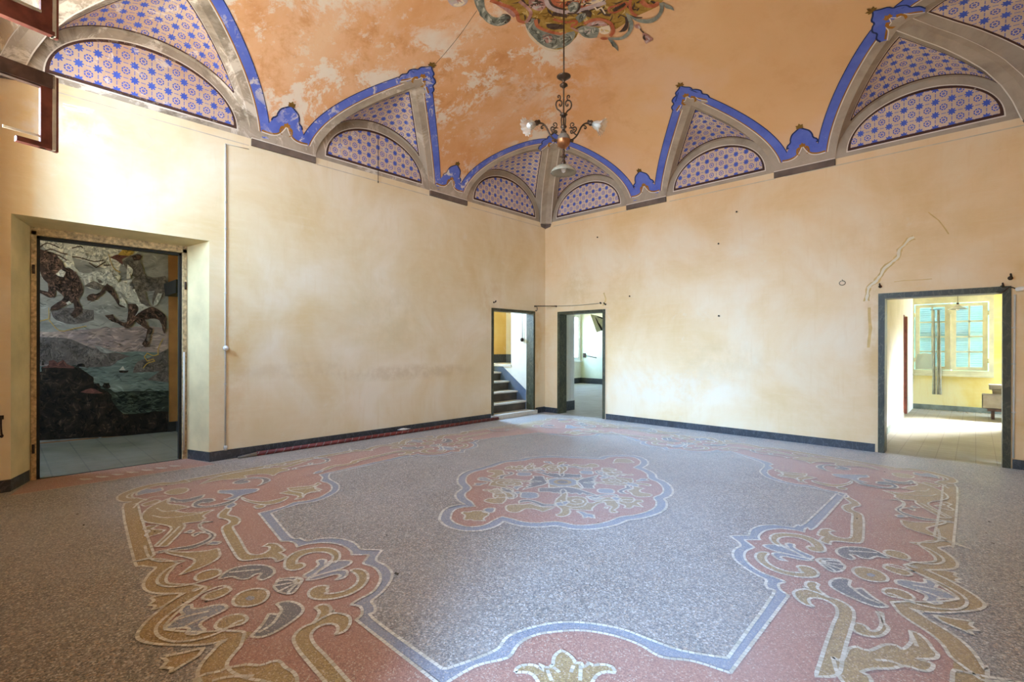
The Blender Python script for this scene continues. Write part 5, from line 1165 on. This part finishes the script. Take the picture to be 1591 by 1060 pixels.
# curtain
cu = empty('curtain', (6.51, WY-.12, .38), 'two narrow strips of grey curtain hanging in front of the left casement', 'curtain')
for x0, x1, ph in ((6.435, 6.50, 0), (6.515, 6.60, 2)):
    mb = MB(); n = 10; V = []
    for j in range(15):
        t = j/14; z = 2.40-2.02*t
        for i in range(n+1):
            u = i/n; w = (.55+.45*t); x = (x0+x1)/2+(x1-x0)*(u-.5)*w+.012*t; V.append((x, WY-.13+.018*math.sin(u*9+ph+t*2), z))
    mb.add(V, [(j*(n+1)+i, j*(n+1)+i+1, (j+1)*(n+1)+i+1, (j+1)*(n+1)+i) for j in range(14) for i in range(n)], 0, True); o = part(mb, 'curtain_strip', [M_CURT], cu)
    md = o.modifiers.new('thick', 'SOLIDIFY'); md.thickness = .006
mb = MB(); mb.tube([(6.40, WY-.12, 2.415), (6.62, WY-.12, 2.415)], .008, 8); mb.tube([(6.42, WY-.12, 2.415), (6.42, WY-.04, 2.42)], .006, 6); part(mb, 'rod', [M_IRON], cu)
# lamp
ly = 4.3; lx = onray(1488, 478, ly)
la = empty('pendant_lamp', (lx.x, ly, lx.z), 'white glass pendant lamp hanging in front of the multi-pane window', 'lamp')
mb = MB(); mb.lathe([(.012, .07), (.03, .065), (.06, .045), (.125, .012), (.15, -.015), (.145, -.018), (.12, .005), (.05, .035)], (lx.x, ly, lx.z-.02), 24); part(mb, 'shade', [M_SHADE], la)
mb = MB(); mb.lathe([(0, .1), (.018, .1), (.02, .06), (.0, .06)], (lx.x, ly, lx.z), 12); part(mb, 'socket', [M_IRON], la); mb = MB(); mb.tube([(lx.x, ly, lx.z+.1), (lx.x, ly, Zb)], .004, 6); part(mb, 'cord', [M_IRON], la)
mb = MB(); mb.lathe([(0, -.06), (.025, -.045), (.03, -.02), (.018, .02), (0, .03)], (lx.x, ly, lx.z), 14); part(mb, 'bulb', [M_MILK], la)
# stacked boxes at the right
def boxthing(x, y, z, dx, dy, dz, lab, open_=True):
    t = empty('cardboard_box', (x+dx/2, y+dy/2, z), lab, 'box', 'boxes on the low bench'); w = .012; mb = MB()
    mb.box((x, y, z), (x+dx, y+dy, z+w)); mb.box((x, y, z), (x+w, y+dy, z+dz)); mb.box((x+dx-w, y, z), (x+dx, y+dy, z+dz)); mb.box((x, y, z), (x+dx, y+w, z+dz)); mb.box((x, y+dy-w, z), (x+dx, y+dy, z+dz)); part(mb, 'body', [M_BOX], t)
    mb = MB()
    if not open_: mb.box((x-.008, y-.008, z+dz-.02), (x+dx+.008, y+dy+.008, z+dz+.006)); part(mb, 'lid', [M_BOX], t)
    else: mb.obox((x, y, z+dz), (dx, 0, 0), (0, -.10, .03), (0, 0, .006)); part(mb, 'flap', [M_BOX], t)
by = 5.6
bn = empty('low_bench', (7.9, by+.25, 0), 'low wooden bench against the yellow wall carrying the boxes', 'bench')
mb = MB(); mb.box((7.38, by, .17), (8.5, by+.5, .22)); part(mb, 'bench_top', [M_WOODD], bn)
for x in (7.44, 8.40):
    for y in (by+.04, by+.42): mb = MB(); mb.box((x, y, 0), (x+.05, y+.05, .17)); part(mb, 'leg', [M_WOODD], bn)
boxthing(7.30, by, .22, .75, .42, .29, 'wide open grey box at the bottom of the stack behind the right-hand door')
boxthing(7.46, by+.03, .512, .5, .36, .10, 'flat grey box in the middle of the stack behind the right-hand door', False)
boxthing(7.41, by+.02, .622, .55, .36, .10, 'topmost lidded box of the stack behind the right-hand door', False)
# ---- lobby behind the camera with its own window
quad('floor_lobby', [(5.4, -12, -.0008), (9.6, -12, -.0008), (9.6, -9.15, -.0008), (5.4, -9.15, -.0008)], M_FTILE)
quad('ceiling_lobby', [(5.4, -12, 3), (9.6, -12, 3), (9.6, -9.15, 3), (5.4, -9.15, 3)], M_WHITEP)
mb = MB()
for p, q in (((5.4, -9.15), (5.4, -12)), ((9.6, -12), (9.6, -9.15)), ((5.4, -12), (7.3, -12)), ((9.3, -12), (9.6, -12))): mb.face([(*p, 0), (*q, 0), (*q, 3), (*p, 3)])
for a, b, c, d in ((7.3, 9.3, 0, .5), (7.3, 9.3, 2.9, 3)): mb.face([(a, -12, c), (b, -12, c), (b, -12, d), (a, -12, d)])
for a, b, z in ((5.4, 6.10, 0), (7.50, 9.6, 0), (6.10, 7.50, 2.6)): mb.face([(a, -9.152, z), (b, -9.152, z), (b, -9.152, 3), (a, -9.152, 3)])
struct(mb.build('wall_lobby', [M_WHITEP]))
# ------------------------------------------------------------------ chandelier
CX3, CY3 = 3.885, -4.375
def chz(y): return 1.5+(539.5-(90+y/5.3))/140.6
S7 = 745.0
ch = empty('chandelier', (CX3, CY3, 5.94), 'bronze two-armed chandelier with fluted glass shades hanging from the vault', 'chandelier')
C3 = (CX3, CY3, 0)
def LA(prof): return [(r/S7, chz(y)) for r, y in prof]
mb = MB(); mb.tube([(CX3, CY3, zm(CX3, CY3)-.005), (CX3, CY3, chz(620))], .0085, 10); part(mb, 'rod', [M_BRONZE], ch)
mb = MB(); mb.lathe([(0, zm(CX3, CY3)+.0), (.09, zm(CX3, CY3)-.004), (.08, zm(CX3, CY3)-.04), (.02, zm(CX3, CY3)-.09), (.0, zm(CX3, CY3)-.09)], C3, 24); part(mb, 'ceiling_canopy', [M_BRONZE], ch)
mb = MB(); mb.lathe(LA([(8, 140), (40, 147), (57, 152), (58, 156), (46, 166), (30, 174), (18, 186), (10, 198), (8, 210)]), C3, 24); part(mb, 'cup', [M_BRONZE], ch)
mb = MB(); mb.lathe(LA([(8, 205), (20, 212), (34, 228), (18, 240), (10, 250)]), C3, 18, wav=lambda i, t: .12*math.sin(t*6) if i == 2 else 0); part(mb, 'flower_collar', [M_BRONZE], ch)
AX = Vector((CR.x, CR.y, 0)).normalized()
def P3(x, y, dy=0.0): return Vector((CX3, CY3, chz(y)))+AX*((x-530)/S7)+AX.cross(Vector((0, 0, 1)))*dy
def sm3(pts, n=5):
    P = [Vector(p) for p in pts]; out = []
    for i in range(len(P)-1):
        p0, p1, p2, p3 = P[max(0, i-1)], P[i], P[i+1], P[min(len(P)-1, i+2)]
        for k in range(n):
            t = k/n; out.append(.5*((2*p1)+(p2-p0)*t+(2*p0-5*p1+4*p2-p3)*t*t+(3*p1-p0-3*p2+p3)*t**3))
    return out+[P[-1]]
def scroll(mb, pts, sg, r=.0075):
    mb.tube(sm3([P3(530+sg*(x-530), y) for x, y in pts]), r, 7)
for sg in (1, -1):
    mb = MB(); scroll(mb, [(545, 465), (560, 440), (585, 418), (594, 385), (585, 358), (565, 350), (548, 362), (546, 385), (556, 398), (566, 390), (562, 380)], sg, .008)
    scroll(mb, [(565, 352), (558, 335), (560, 315), (572, 310), (578, 320), (572, 332)], sg, .007); part(mb, 'scroll', [M_BRONZE], ch)
mb = MB(); mb.lathe(LA([(8, 458), (26, 462), (32, 470), (22, 480), (16, 490), (10, 492)]), C3, 18)
for a in range(3):
    t = a*2*PI/3; d = Vector((math.cos(t), math.sin(t), 0)); mb.tube(sm3([Vector((CX3, CY3, chz(y)))+d*(r/S7) for r, y in ((18, 485), (20, 520), (16, 560), (10, 600))]), .007, 7)
mb.lathe(LA([(8, 555), (24, 562), (26, 572), (14, 585), (12, 600), (22, 606), (24, 616), (14, 622)]), C3, 18); part(mb, 'column', [M_BRONZE], ch)
mb = MB(); mb.lathe(LA([(12, 618), (28, 626), (46, 645), (54, 668), (58, 676), (56, 682)]), C3, 28); part(mb, 'dome', [M_DUSTC], ch)
mb = MB(); mb.lathe(LA([(57, 680), (55, 700), (46, 722), (30, 738), (14, 746), (10, 752)]), C3, 28); part(mb, 'copper_bowl', [M_COPPER], ch, 'copper lower half of the ball')
for sg in (1, -1):
    mb = MB()
    mb.tube(sm3([P3(530+sg*(x-530), y) for x, y in ((582, 676), (605, 672), (635, 645), (655, 610), (672, 575), (695, 548), (722, 538), (745, 545))]), .0095, 9)
    scroll(mb, [(588, 685), (602, 692), (608, 682), (598, 676)], sg); scroll(mb, [(640, 640), (615, 620), (598, 600), (588, 605), (592, 622), (606, 618)], sg)
    scroll(mb, [(612, 618), (632, 598), (634, 578), (618, 570), (606, 582), (612, 594), (622, 590)], sg); scroll(mb, [(610, 575), (590, 570), (586, 548), (600, 536), (614, 545), (610, 558), (600, 556)], sg, .006)
    scroll(mb, [(575, 580), (588, 578), (600, 585)], sg, .005); scroll(mb, [(690, 556), (708, 562), (716, 575), (708, 584), (700, 576)], sg)
    arm = part(mb, 'arm', [M_BRONZE], ch)
    tip = P3(530+sg*218, 535); ax = (AX*sg*.80+Vector((0, 0, -.46))+AX.cross(Vector((0, 0, 1)))*.35).normalized()
    mb = MB(); mb.lathe([(0, -.03), (.026, -.028), (.018, -.01), (.03, 0), (.03, .02), (.022, .03), (.024, .045), (0, .045)], tip, 14, axis=ax); sub(mb, 'socket', [M_BRONZE], arm, ch)
    mb = MB(); c = tip+ax*.035
    mb.lathe([(.022, 0), (.035, .01), (.045, .035), (.05, .065), (.058, .09), (.078, .115), (.095, .125)], c, 48, axis=ax, wav=lambda i, t: (0, 0, .02, .03, .05, .09, .12)[i]*math.sin(t*12)); o = sub(mb, 'glass_shade', [M_SHADE], arm, ch, 'ruffled ribbed glass shade')
    mb = MB(); mb.lathe([(0, .015), (.014, .015), (.022, .04), (.033, .065), (.03, .085), (.016, .1), (0, .103)], c, 18, axis=ax); sub(mb, 'bulb', [M_MILK], arm, ch)
mb = MB(); mb.lathe(LA([(8, 748), (12, 770), (8, 790), (14, 800), (30, 815), (14, 822), (10, 840), (18, 858), (20, 882), (12, 890)]), C3, 18, wav=lambda i, t: .2*math.sin(t*5) if i == 4 else 0); part(mb, 'lower_stem', [M_BRONZE], ch)
mb = MB(); mb.lathe(LA([(18, 882), (40, 888), (70, 902), (95, 925), (106, 945), (104, 950), (90, 930), (60, 910), (30, 898)]), C3, 60, wav=lambda i, t: (.02 if i in (2, 3, 4, 5) else 0)*math.sin(t*20)); part(mb, 'lower_shade', [M_SHADE2], ch, 'fluted dish shaped glass shade')
mb = MB(); mb.lathe(LA([(0, 890), (18, 892), (22, 915), (16, 940), (0, 950)]), C3, 16); part(mb, 'lower_bulb', [M_MILK], ch)
# ------------------------------------------------------------------ window sashes standing open at the south wall
sd = Vector((-.233, .972, 0)).normalized(); hg = Vector((1.66, -8.95, 0))
d83 = ray(84, 300); nrm = Vector((-sd.y, sd.x, 0))
# end of the sash where the sight line of its outer edge meets its plane
k = ((hg-CAM).dot(nrm))/d83.dot(nrm); E_ = CAM+d83*k; SL = (Vector((E_.x, E_.y, 0))-hg).dot(sd)
def shz(py, px=84): return (CAM+ray(px, py)*(((hg-CAM).dot(nrm))/ray(px, py).dot(nrm))).z
def sash(z0, z1, label, zt, wood, glassy, rail):
    t = empty('open_sash', (hg.x, hg.y, z0), label, 'window sash', 'open wooden window sashes'); n = nrm*.045; Z = Vector((0, 0, 1))
    if n.dot(CAM-hg) > 0: n = -n
    st = .085; o = hg+Z*z0; h = z1-z0
    mb = MB(); mb.obox(o+sd*(SL-st), sd*st, n, Z*h); part(mb, 'meeting_stile', [wood], t)
    mb = MB(); mb.obox(o+sd*(SL-.012)-n*.25, sd*.022, n*1.5, Z*(h-.01)); part(mb, 'bare_edge', [M_WOODP], t, 'pale bare wooden edge')
    mb = MB(); mb.obox(o+sd*(SL+.004)+n*.4, sd*.03, n*.9, Z*(h+.0)); part(mb, 'astragal', [wood], t)
    mb = MB(); mb.obox(o, sd*st, n, Z*h); part(mb, 'hinge_stile', [wood], t)
    mb = MB(); mb.obox(o+sd*st+Z*(h-zt), sd*(SL-2*st), n, Z*zt); mb.obox(o+Z*(h-zt*.9)-n*.25, sd*SL, n*.25, Z*zt*.9); part(mb, 'top_rail', [M_WOODD if rail else wood], t)  # lower sash: the rail's different lighting is put into a darker brown
    mb = MB(); b = rail or .15; mb.obox(o+sd*(st if not rail else SL*.62), sd*((SL-2*st) if not rail else SL*.3), n, Z*b); mb.obox(o-n*.3+sd*(.0 if not rail else SL*.62), sd*(SL if not rail else SL*.34), n*.3, Z*.035)
    part(mb, 'bottom_rail', [wood], t)
    if glassy:
        mb = MB(); mb.obox(o+sd*st+n*.5+Z*b, sd*(SL-2*st), n*.1, Z*(h-b-zt)); part(mb, 'glass_pane', [M_GLASS], t)
        mb = MB(); mb.obox(o+sd*st-n*.35+Z*b, sd*(SL-2*st), n*.35, Z*.02); part(mb, 'glazing_bead', [M_WOODP], t)
    else:
        mb = MB(); mb.obox(o+sd*(SL*.5)+n*.4+Z*.085, sd*(SL*.5-st), n*.14, Z*.02); part(mb, 'broken_pane', [M_CERAM], t, 'remaining strip of broken pane')
sash(shz(234), shz(118), 'reddish wooden sash with broken pane, the lower of two open beside the left wall', .13, M_WOODR, False, .045)
sash(shz(57), shz(57)+.62, 'dark red wooden sash holding its pane, the upper of two open beside the left wall', .1, M_WOODR, True, 0)
# ------------------------------------------------------------------ small things on the walls and floor
pp = empty('red_pipe', (.085, -4.0, 0), 'long dark red tube wrapped in grey tape lying along the left baseboard', 'tube')
r = .03; xp = .10
mb = MB(); mb.tube([(xp-.02, -6.25, r), (xp-.01, -4.0, r), (xp, -1.62, r)], r, 12); part(mb, 'tube_body', [M_REDT], pp)
mb = MB(); mb.tube([(xp-.02, -6.48, .018), (xp-.02, -6.25, r*.85)], [.014, r*.95], 12); part(mb, 'bare_end', [M_DUSTC], pp, 'grey tapered bare end')
mb = MB(); V = []; n = 0; pitch = .115
Lp = 6.25-1.62; N_ = int(Lp/pitch*14)
for i in range(N_+1):
    u = i/N_; y = -6.25+Lp*u; a = 2*PI*(Lp*u/pitch); xx = xp-.02+.02*u
    for w in (0, .012): V.append((xx+(r+.0015)*math.cos(a), y+w, r+(r+.0015)*math.sin(a)))
mb.add(V, [(2*i, 2*i+1, 2*i+3, 2*i+2) for i in range(N_)], 0, True); part(mb, 'tape_wrap', [M_GREYT], pp)
q = hit(627, 668, 2, .07)
sp = empty('crumpled_wrapper', (.075, q.y, .06), 'small crumpled white wrapper lying on top of the red tube', 'wrapper'); mb = MB()
random.seed(3); V = []; F = []
for i in range(9):
    for j in range(6):
        u = i/8; a = 2*PI*j/6; rr = .022*math.sin(PI*min(.97, u+.03))*(.7+.6*random.random()); V.append((.09+rr*math.cos(a), q.y-.13+.27*u, .085+rr*.8*math.sin(a)-.01*u))
F = [(i*6+j, i*6+(j+1) % 6, (i+1)*6+(j+1) % 6, (i+1)*6+j) for i in range(8) for j in range(6)]+[tuple(range(6))[::-1], tuple(range(48, 54))]
mb.add(V, F, 0, False); part(mb, 'wrapper_body', [M_CERAM], sp)
cd = empty('wall_conduit', (0, -6.615, .15), 'thin white conduit running up the left wall beside the tall doorway', 'conduit')
mb = MB(); mb.tube([(.011, -6.613, .16), (.011, -6.616, 4.17)], .010, 8); mb.tube([(.011, -6.616, 4.17), (.010, -6.33, 4.185)], .005, 6); part(mb, 'pipe', [M_PLAST], cd)
mb = MB(); mb.lathe([(0, -.03), (.02, -.03), (.024, .0), (.02, .03), (0, .03)], (.02, -6.612, .155), 12); part(mb, 'end_fitting', [M_PLAST], cd)
for z in (1.0, 2.2, 2.75, 3.05, 3.4): mb = MB(); mb.box((.0005, -6.63, z-.006), (.023, -6.60, z+.006)); part(mb, 'clip', [M_PLAST], cd)
h = hit(349, 541, 0, 0)
sw = empty('light_switch', (0, h.y, h.z), 'round white ceramic rotary switch on the thin conduit of the left wall', 'switch')
mb = MB(); mb.lathe([(0, .02), (.03, .02), (.034, .035), (.03, .05), (.0, .05)], (0, h.y, h.z), 18, axis=(1, 0, 0)); part(mb, 'switch_base', [M_BLACKW], sw)
mb = MB(); mb.lathe([(.033, .04), (.034, .052), (.026, .07), (.01, .078), (0, .078)], (0, h.y, h.z), 18, axis=(1, 0, 0)); mb.box((.07, h.y-.018, h.z-.004), (.088, h.y+.018, h.z+.004)); part(mb, 'switch_cap', [M_CERAM], sw)
a, b = hit(587, 212, 0, 0), hit(587, 283, 0, 0); wr = empty('hanging_wire', (0, a.y, b.z), 'thin dark wire hanging down over the middle lunette of the left wall', 'wire'); mb = MB(); mb.tube([(.012, a.y, a.z), (.01, b.y, b.z)], .004, 6); mb.lathe([(0, -.02), (.008, -.01), (.008, .01), (0, .02)], (.012, b.y, b.z), 8); part(mb, 'wire_strand', [M_IRON], wr)
# right conduit and insulator
a, b = hit(1577, 458, 1, 0), hit(1574.5, 712, 1, 0)
cd = empty('wall_conduit', (b.x, 0, b.z), 'thin white conduit dropping beside the dark marble frame of the right-hand door', 'conduit')
mb = MB(); mb.tube([(a.x, -.011, a.z), (b.x, -.011, b.z)], .010, 8); part(mb, 'pipe', [M_PLAST], cd)
for z in (.7, 1.3, 1.75): mb = MB(); mb.box((b.x-.02, -.024, z-.006), (b.x+.02, -.0005, z+.006)); part(mb, 'clip', [M_PLAST], cd)
a = hit(1584, 449.5, 1, 0); ins = empty('insulator', (a.x, 0, a.z), 'white egg shaped insulator on a cable beside the right-hand door corner', 'insulator')
mb = MB(); mb.lathe([(0, -.05), (.02, -.045), (.028, -.02), (.028, .02), (.02, .045), (0, .05)], (a.x+.01, -.03, a.z), 16, axis=(1, 0, .1)); part(mb, 'egg', [M_CERAM], ins)
mb = MB(); mb.tube(sm3([(a.x-.21, -.02, a.z-.02), (a.x-.15, -.03, a.z-.03), (a.x-.09, -.02, a.z+.03), (a.x-.03, -.03, a.z+.005)]), .007, 7); mb.tube([(a.x+.05, -.03, a.z), (a.x+.18, -.02, a.z+.01)], .007, 7); part(mb, 'cable', [M_IRON], ins)
# hooks and rods over the doors
def wp(px, py, ax): h = hit(px, py, ax, 0); return h
def hook(px, py, ax, label, s=1.0):
    h = wp(px, py, ax); n = Vector((0, -1, 0)) if ax == 1 else Vector((1, 0, 0)); t = Vector((1, 0, 0)) if ax == 1 else Vector((0, -1, 0)); Z = Vector((0, 0, 1))
    e = empty('wall_hook', h, label, 'hook', 'iron hooks over the doors'); mb = MB()
    mb.lathe([(0, .0), (.017*s, .0), (.02*s, .006), (.008*s, .014), (0, .014)], h, 10, axis=n); part(mb, 'rosette', [M_IRON], e); mb = MB()
    mb.tube(sm3([h+n*.005, h+n*.05*s, h+n*.07*s+Z*.015*s, h+n*.065*s+Z*.035*s, h+n*.05*s+t*.01]), .007*s, 7); part(mb, 'shank', [M_IRON], e)
hook(1367.7, 445.5, 1, 'rusty iron hook over the left top corner of the right-hand door', 1.1); hook(1569.8, 432.4, 1, 'rusty iron hook over the right top corner of the right-hand door', 1.3)
hook(767, 470, 0, 'small iron hook over the left top corner of the stair doorway'); hook(941, 473, 1, 'small iron hook over the right top corner of the corner door')
hook(1557.5, 446, 1, 'bent iron bracket on the lintel end of the right-hand door', 1.2)
a, b, c = wp(831, 476, 0), wp(864.5, 476, 1), wp(933.5, 471.5, 1)
rd = empty('curtain_rod', (.2, -.2, a.z), 'short iron rod spanning the room corner between the two doorways', 'rod')
n1, n2 = Vector((1, 0, 0)), Vector((0, -1, 0))
mb = MB(); mb.tube([a+n1*.05, b+n2*.05], .010, 8); part(mb, 'bar', [M_IRON], rd)
mb = MB(); mb.lathe([(0, 0), (.02, 0), (.012, .02), (.012, .06), (0, .065)], a, 10, axis=(1, 0, 0)); mb.tube(sm3([a+n1*.05, a+n1*.07+Vector((0, 0, -.06)), a+n1*.05+Vector((0, 0, -.11)), a+n1*.02+Vector((0, 0, -.09))]), .007, 7); part(mb, 'bracket', [M_IRON], rd)
mb = MB(); mb.lathe([(0, 0), (.02, 0), (.012, .02), (.012, .06), (0, .065)], b, 10, axis=(0, -1, 0)); part(mb, 'bracket', [M_IRON], rd)
wr = empty('wall_wire', c, 'thin slack wire running over the corner door to an iron peg', 'wire')
mb = MB(); m = (b+c)/2; mb.tube(sm3([b+n2*.03+Vector((.03, 0, 0)), m+n2*.02+Vector((0, 0, -.012)), c+n2*.03]), .0045, 6); part(mb, 'wire_strand', [M_DUSTC], wr)
mb = MB(); mb.lathe([(0, 0), (.016, 0), (.013, .05), (0, .055)], c, 10, axis=(.3, -1, .3)); part(mb, 'peg', [M_IRON], wr)
h = wp(1309, 440, 1); rg = empty('wall_ring', h, 'small open iron ring on the cream wall left of the right-hand door', 'ring')
mb = MB(); mb.tube([h+n2*.015+Vector((math.cos(t)*.038, 0, math.sin(t)*.032)) for t in [PI/2+.25+i*(2*PI-.4)/20 for i in range(21)]], .004, 6, cap=True); mb.tube([h+Vector((0, 0, .03)), h+n2*.02+Vector((0, 0, .05))], .004, 6); part(mb, 'ring_loop', [M_IRON], rg)
for px, py, t_ in ((979, 460.5, 'left of the wall middle'), (1117, 379, 'high in the wall middle'), (1117.5, 491, 'in the wall middle below the others'), (1145, 329.5, 'highest, under the painted lunette'), (929, 369, 'over the corner door')):
    h = wp(px, py, 1); e = empty('wall_nail', h, 'tiny dark nail in the cream wall, '+t_, 'nail', 'nails in the cream wall'); mb = MB(); mb.lathe([(.006, 0), (.006, .02), (.015, .022), (.013, .03), (0, .032)], h, 8, axis=(0, -1, 0)); part(mb, 'nail_head', [M_IRON], e)
h = hit(1.5, 664, 0, 0); lt = empty('window_latch', (.0, h.y, h.z), 'small hanging iron latch on the wall beside the tall left doorway', 'latch'); lt.location.y = h.y
mb = MB(); mb.tube(sm3([(.015, h.y+.0, h.z+.11), (.015, h.y, h.z+.02), (.02, h.y+.004, h.z-.06), (.02, h.y+.012, h.z-.085), (.02, h.y+.004, h.z-.10), (.02, h.y-.006, h.z-.08)]), .008, 7); mb.box((.0005, h.y-.012, h.z+.08), (.02, h.y+.02, h.z+.12)); part(mb, 'latch_bar', [M_IRON], lt)
# grit and plaster crumbs
random.seed(11); mb = MB(); mb2 = MB()
def crumb(mb, x, y, s):
    V = [(x+s*(random.random()-.5)*2, y+s*(random.random()-.5)*2, .004+abs(s*(random.random())*.7)) for _ in range(3)]+[(x-s, y-s*.5, .0042), (x+s, y-s*.4, .0042), (x, y+s, .0042)]
    mb.add(V, [(0, 1, 2), (0, 3, 4), (1, 4, 5), (2, 5, 3), (0, 4, 1), (1, 5, 2), (2, 3, 0)], 0, False)
for px, py, s in ((256, 737, .014), (296, 763, .012), (341, 743, .012), (130, 817, .02), (120, 800, .016), (322, 782, .014), (1375, 734, .016), (1412, 763, .012), (617, 893, .03), (1196, 969, .012), (1145, 941, .01), (1542, 845, .02), (1537, 812, .014), (1545, 735, .014), (700, 731, .012), (320, 936, .02), (240, 827, .012), (285, 938, .014)): x, y = fl(px, py); crumb(mb, x, y, s*.6)
for _ in range(70): crumb(mb, random.uniform(.4, 7.5), random.uniform(-8.4, -.4), random.uniform(.004, .009))
tag(mb.build('floor_crumbs', [M_DARKB]), 'dark grit crumbs scattered over the terrazzo floor', 'debris', kind='stuff')
for _ in range(150): crumb(mb2, random.uniform(6.15, 7.8), WY-.03-abs(random.gauss(0, .16)), random.uniform(.006, .02))
for o_ in mb2.v: pass
tag(mb2.build('plaster_crumbs', [M_DUSTY]), 'tan plaster crumbs along the baseboard under the multi-pane window', 'debris', kind='stuff')
SKY = 8.5
EXPO = 1.9
# daylight outside the windows: (name, position, direction, width, height, watts, colour)
LIGHTS = [('daylight_southwest', (2.45, -10.9, 5.0), (-.7, 1, -.42), 1.4, 1.2, 9, (.40, .70, 1.0), False, math.radians(100)),
          ('daylight_east', (10.1, 8.0, 3.5), (-3.3, -4.2, -3.5), .7, .7, 180, (.92, .97, 1.0), False, math.radians(52)),
          ('daylight_lobby', (8.1, -12.2, 2.45), (-.36, 1, -.3), 1.2, .8, 92, (.27, .54, 1.0), False, math.radians(80)),
          ('daylight_stair', (-2.9, -1.3, 2.9), (1, .0, -.38), .9, 1.2, 85, (.30, .58, 1.0), False, math.radians(110))]
# ------------------------------------------------------------------ daylight and camera
W = bpy.data.worlds.new('sky'); SC.world = W; W.use_nodes = True; nt = W.node_tree; nt.nodes.clear()
out = nt.nodes.new('ShaderNodeOutputWorld'); bg = nt.nodes.new('ShaderNodeBackground'); tc = nt.nodes.new('ShaderNodeTexCoord'); sx = nt.nodes.new('ShaderNodeSeparateXYZ'); rp = nt.nodes.new('ShaderNodeValToRGB')
nt.links.new(tc.outputs['Generated'], sx.inputs[0]); mr = nt.nodes.new('ShaderNodeMapRange'); mr.inputs[1].default_value = -1; mr.inputs[2].default_value = 1
nt.links.new(sx.outputs[2], mr.inputs[0]); nt.links.new(mr.outputs[0], rp.inputs[0])
e = rp.color_ramp.elements; e[0].position = .40; e[0].color = (.42, .40, .36, 1); e[1].position = .56; e[1].color = (.50, .73, 1.0, 1)
n_ = e.new(.85); n_.color = (.32, .58, 1.0, 1)
nt.links.new(rp.outputs[0], bg.inputs[0]); bg.inputs[1].default_value = SKY; nt.links.new(bg.outputs[0], out.inputs[0])
def area(name, loc, look, sx_, sy_, power, col=(1, 1, 1), portal=False, spread=PI):
    d = bpy.data.lights.new(name, 'AREA'); d.shape = 'RECTANGLE'; d.size = sx_; d.size_y = sy_; d.energy = power; d.color = col; d.spread = spread
    o = bpy.data.objects.new(name, d); COL.objects.link(o); o.location = loc
    o.rotation_euler = (Vector(look)).to_track_quat('-Z', 'Z' if abs(look[2]) < .9 else 'Y').to_euler()
    if portal: d.cycles.is_portal = True
    return o
for a, b, c, d in SW[:2]: area('daylight_portal', ((a+b)/2, -RY-.47, (c+d)/2), (0, 1, 0), b-a, d-c, 1, portal=True)
area('daylight_portal', (EX+.03, (h0+h1)/2, 1.42), (-1, 0, 0), h1-h0, 2.35, 1, portal=True)
area('daylight_portal', (6.76, WY+.3, 1.75), (0, -1, 0), 1.35, 1.7, 1, portal=True)
area('daylight_portal', (-4.8, 7.1, 1.89), (1, 0, 0), 1.6, 1.9, 1, portal=True)
area('daylight_portal', (-1.7, -10.65, 1.85), (0, 1, 0), 1.8, 1.9, 1, portal=True)  # portal for the unseen opening added to brighten the passage
area('daylight_portal', (.15, 8.05, 1.75), (0, -1, 0), 2.1, 1.7, 1, portal=True)  # portal for the added, unseen back window of the far room
area('daylight_portal', (-1.95, -1.32, 2.32), (1, 0, 0), .64, 1.25, 1, portal=True)
area('daylight_portal', (8.3, -12.05, 1.7), (0, 1, 0), 2.0, 2.4, 1, portal=True)
for args in LIGHTS: area(*args)
cam = bpy.data.cameras.new('camera'); co = bpy.data.objects.new('camera', cam); COL.objects.link(co)
cam.sensor_fit = 'HORIZONTAL'; cam.sensor_width = 36; cam.lens = 36*CF/1591; cam.shift_y = (CCY-530)/1591; cam.clip_start = .02; cam.clip_end = 200
M = Matrix((CR, CU, -CFW)).transposed().to_4x4(); M.translation = CAM; co.matrix_world = M; SC.camera = co
vs_ = SC.view_settings; vs_.view_transform = 'Standard'; vs_.look = 'None'; vs_.gamma = 1; vs_.use_curve_mapping = False; vs_.exposure = EXPO
SC.cycles.max_bounces = 12; SC.cycles.diffuse_bounces = 7; SC.cycles.glossy_bounces = 4; SC.cycles.transparent_max_bounces = 12
SC.cycles.use_denoising = True; SC.cycles.sample_clamp_indirect = 12; SC.cycles.caustics_reflective = False; SC.cycles.caustics_refractive = False
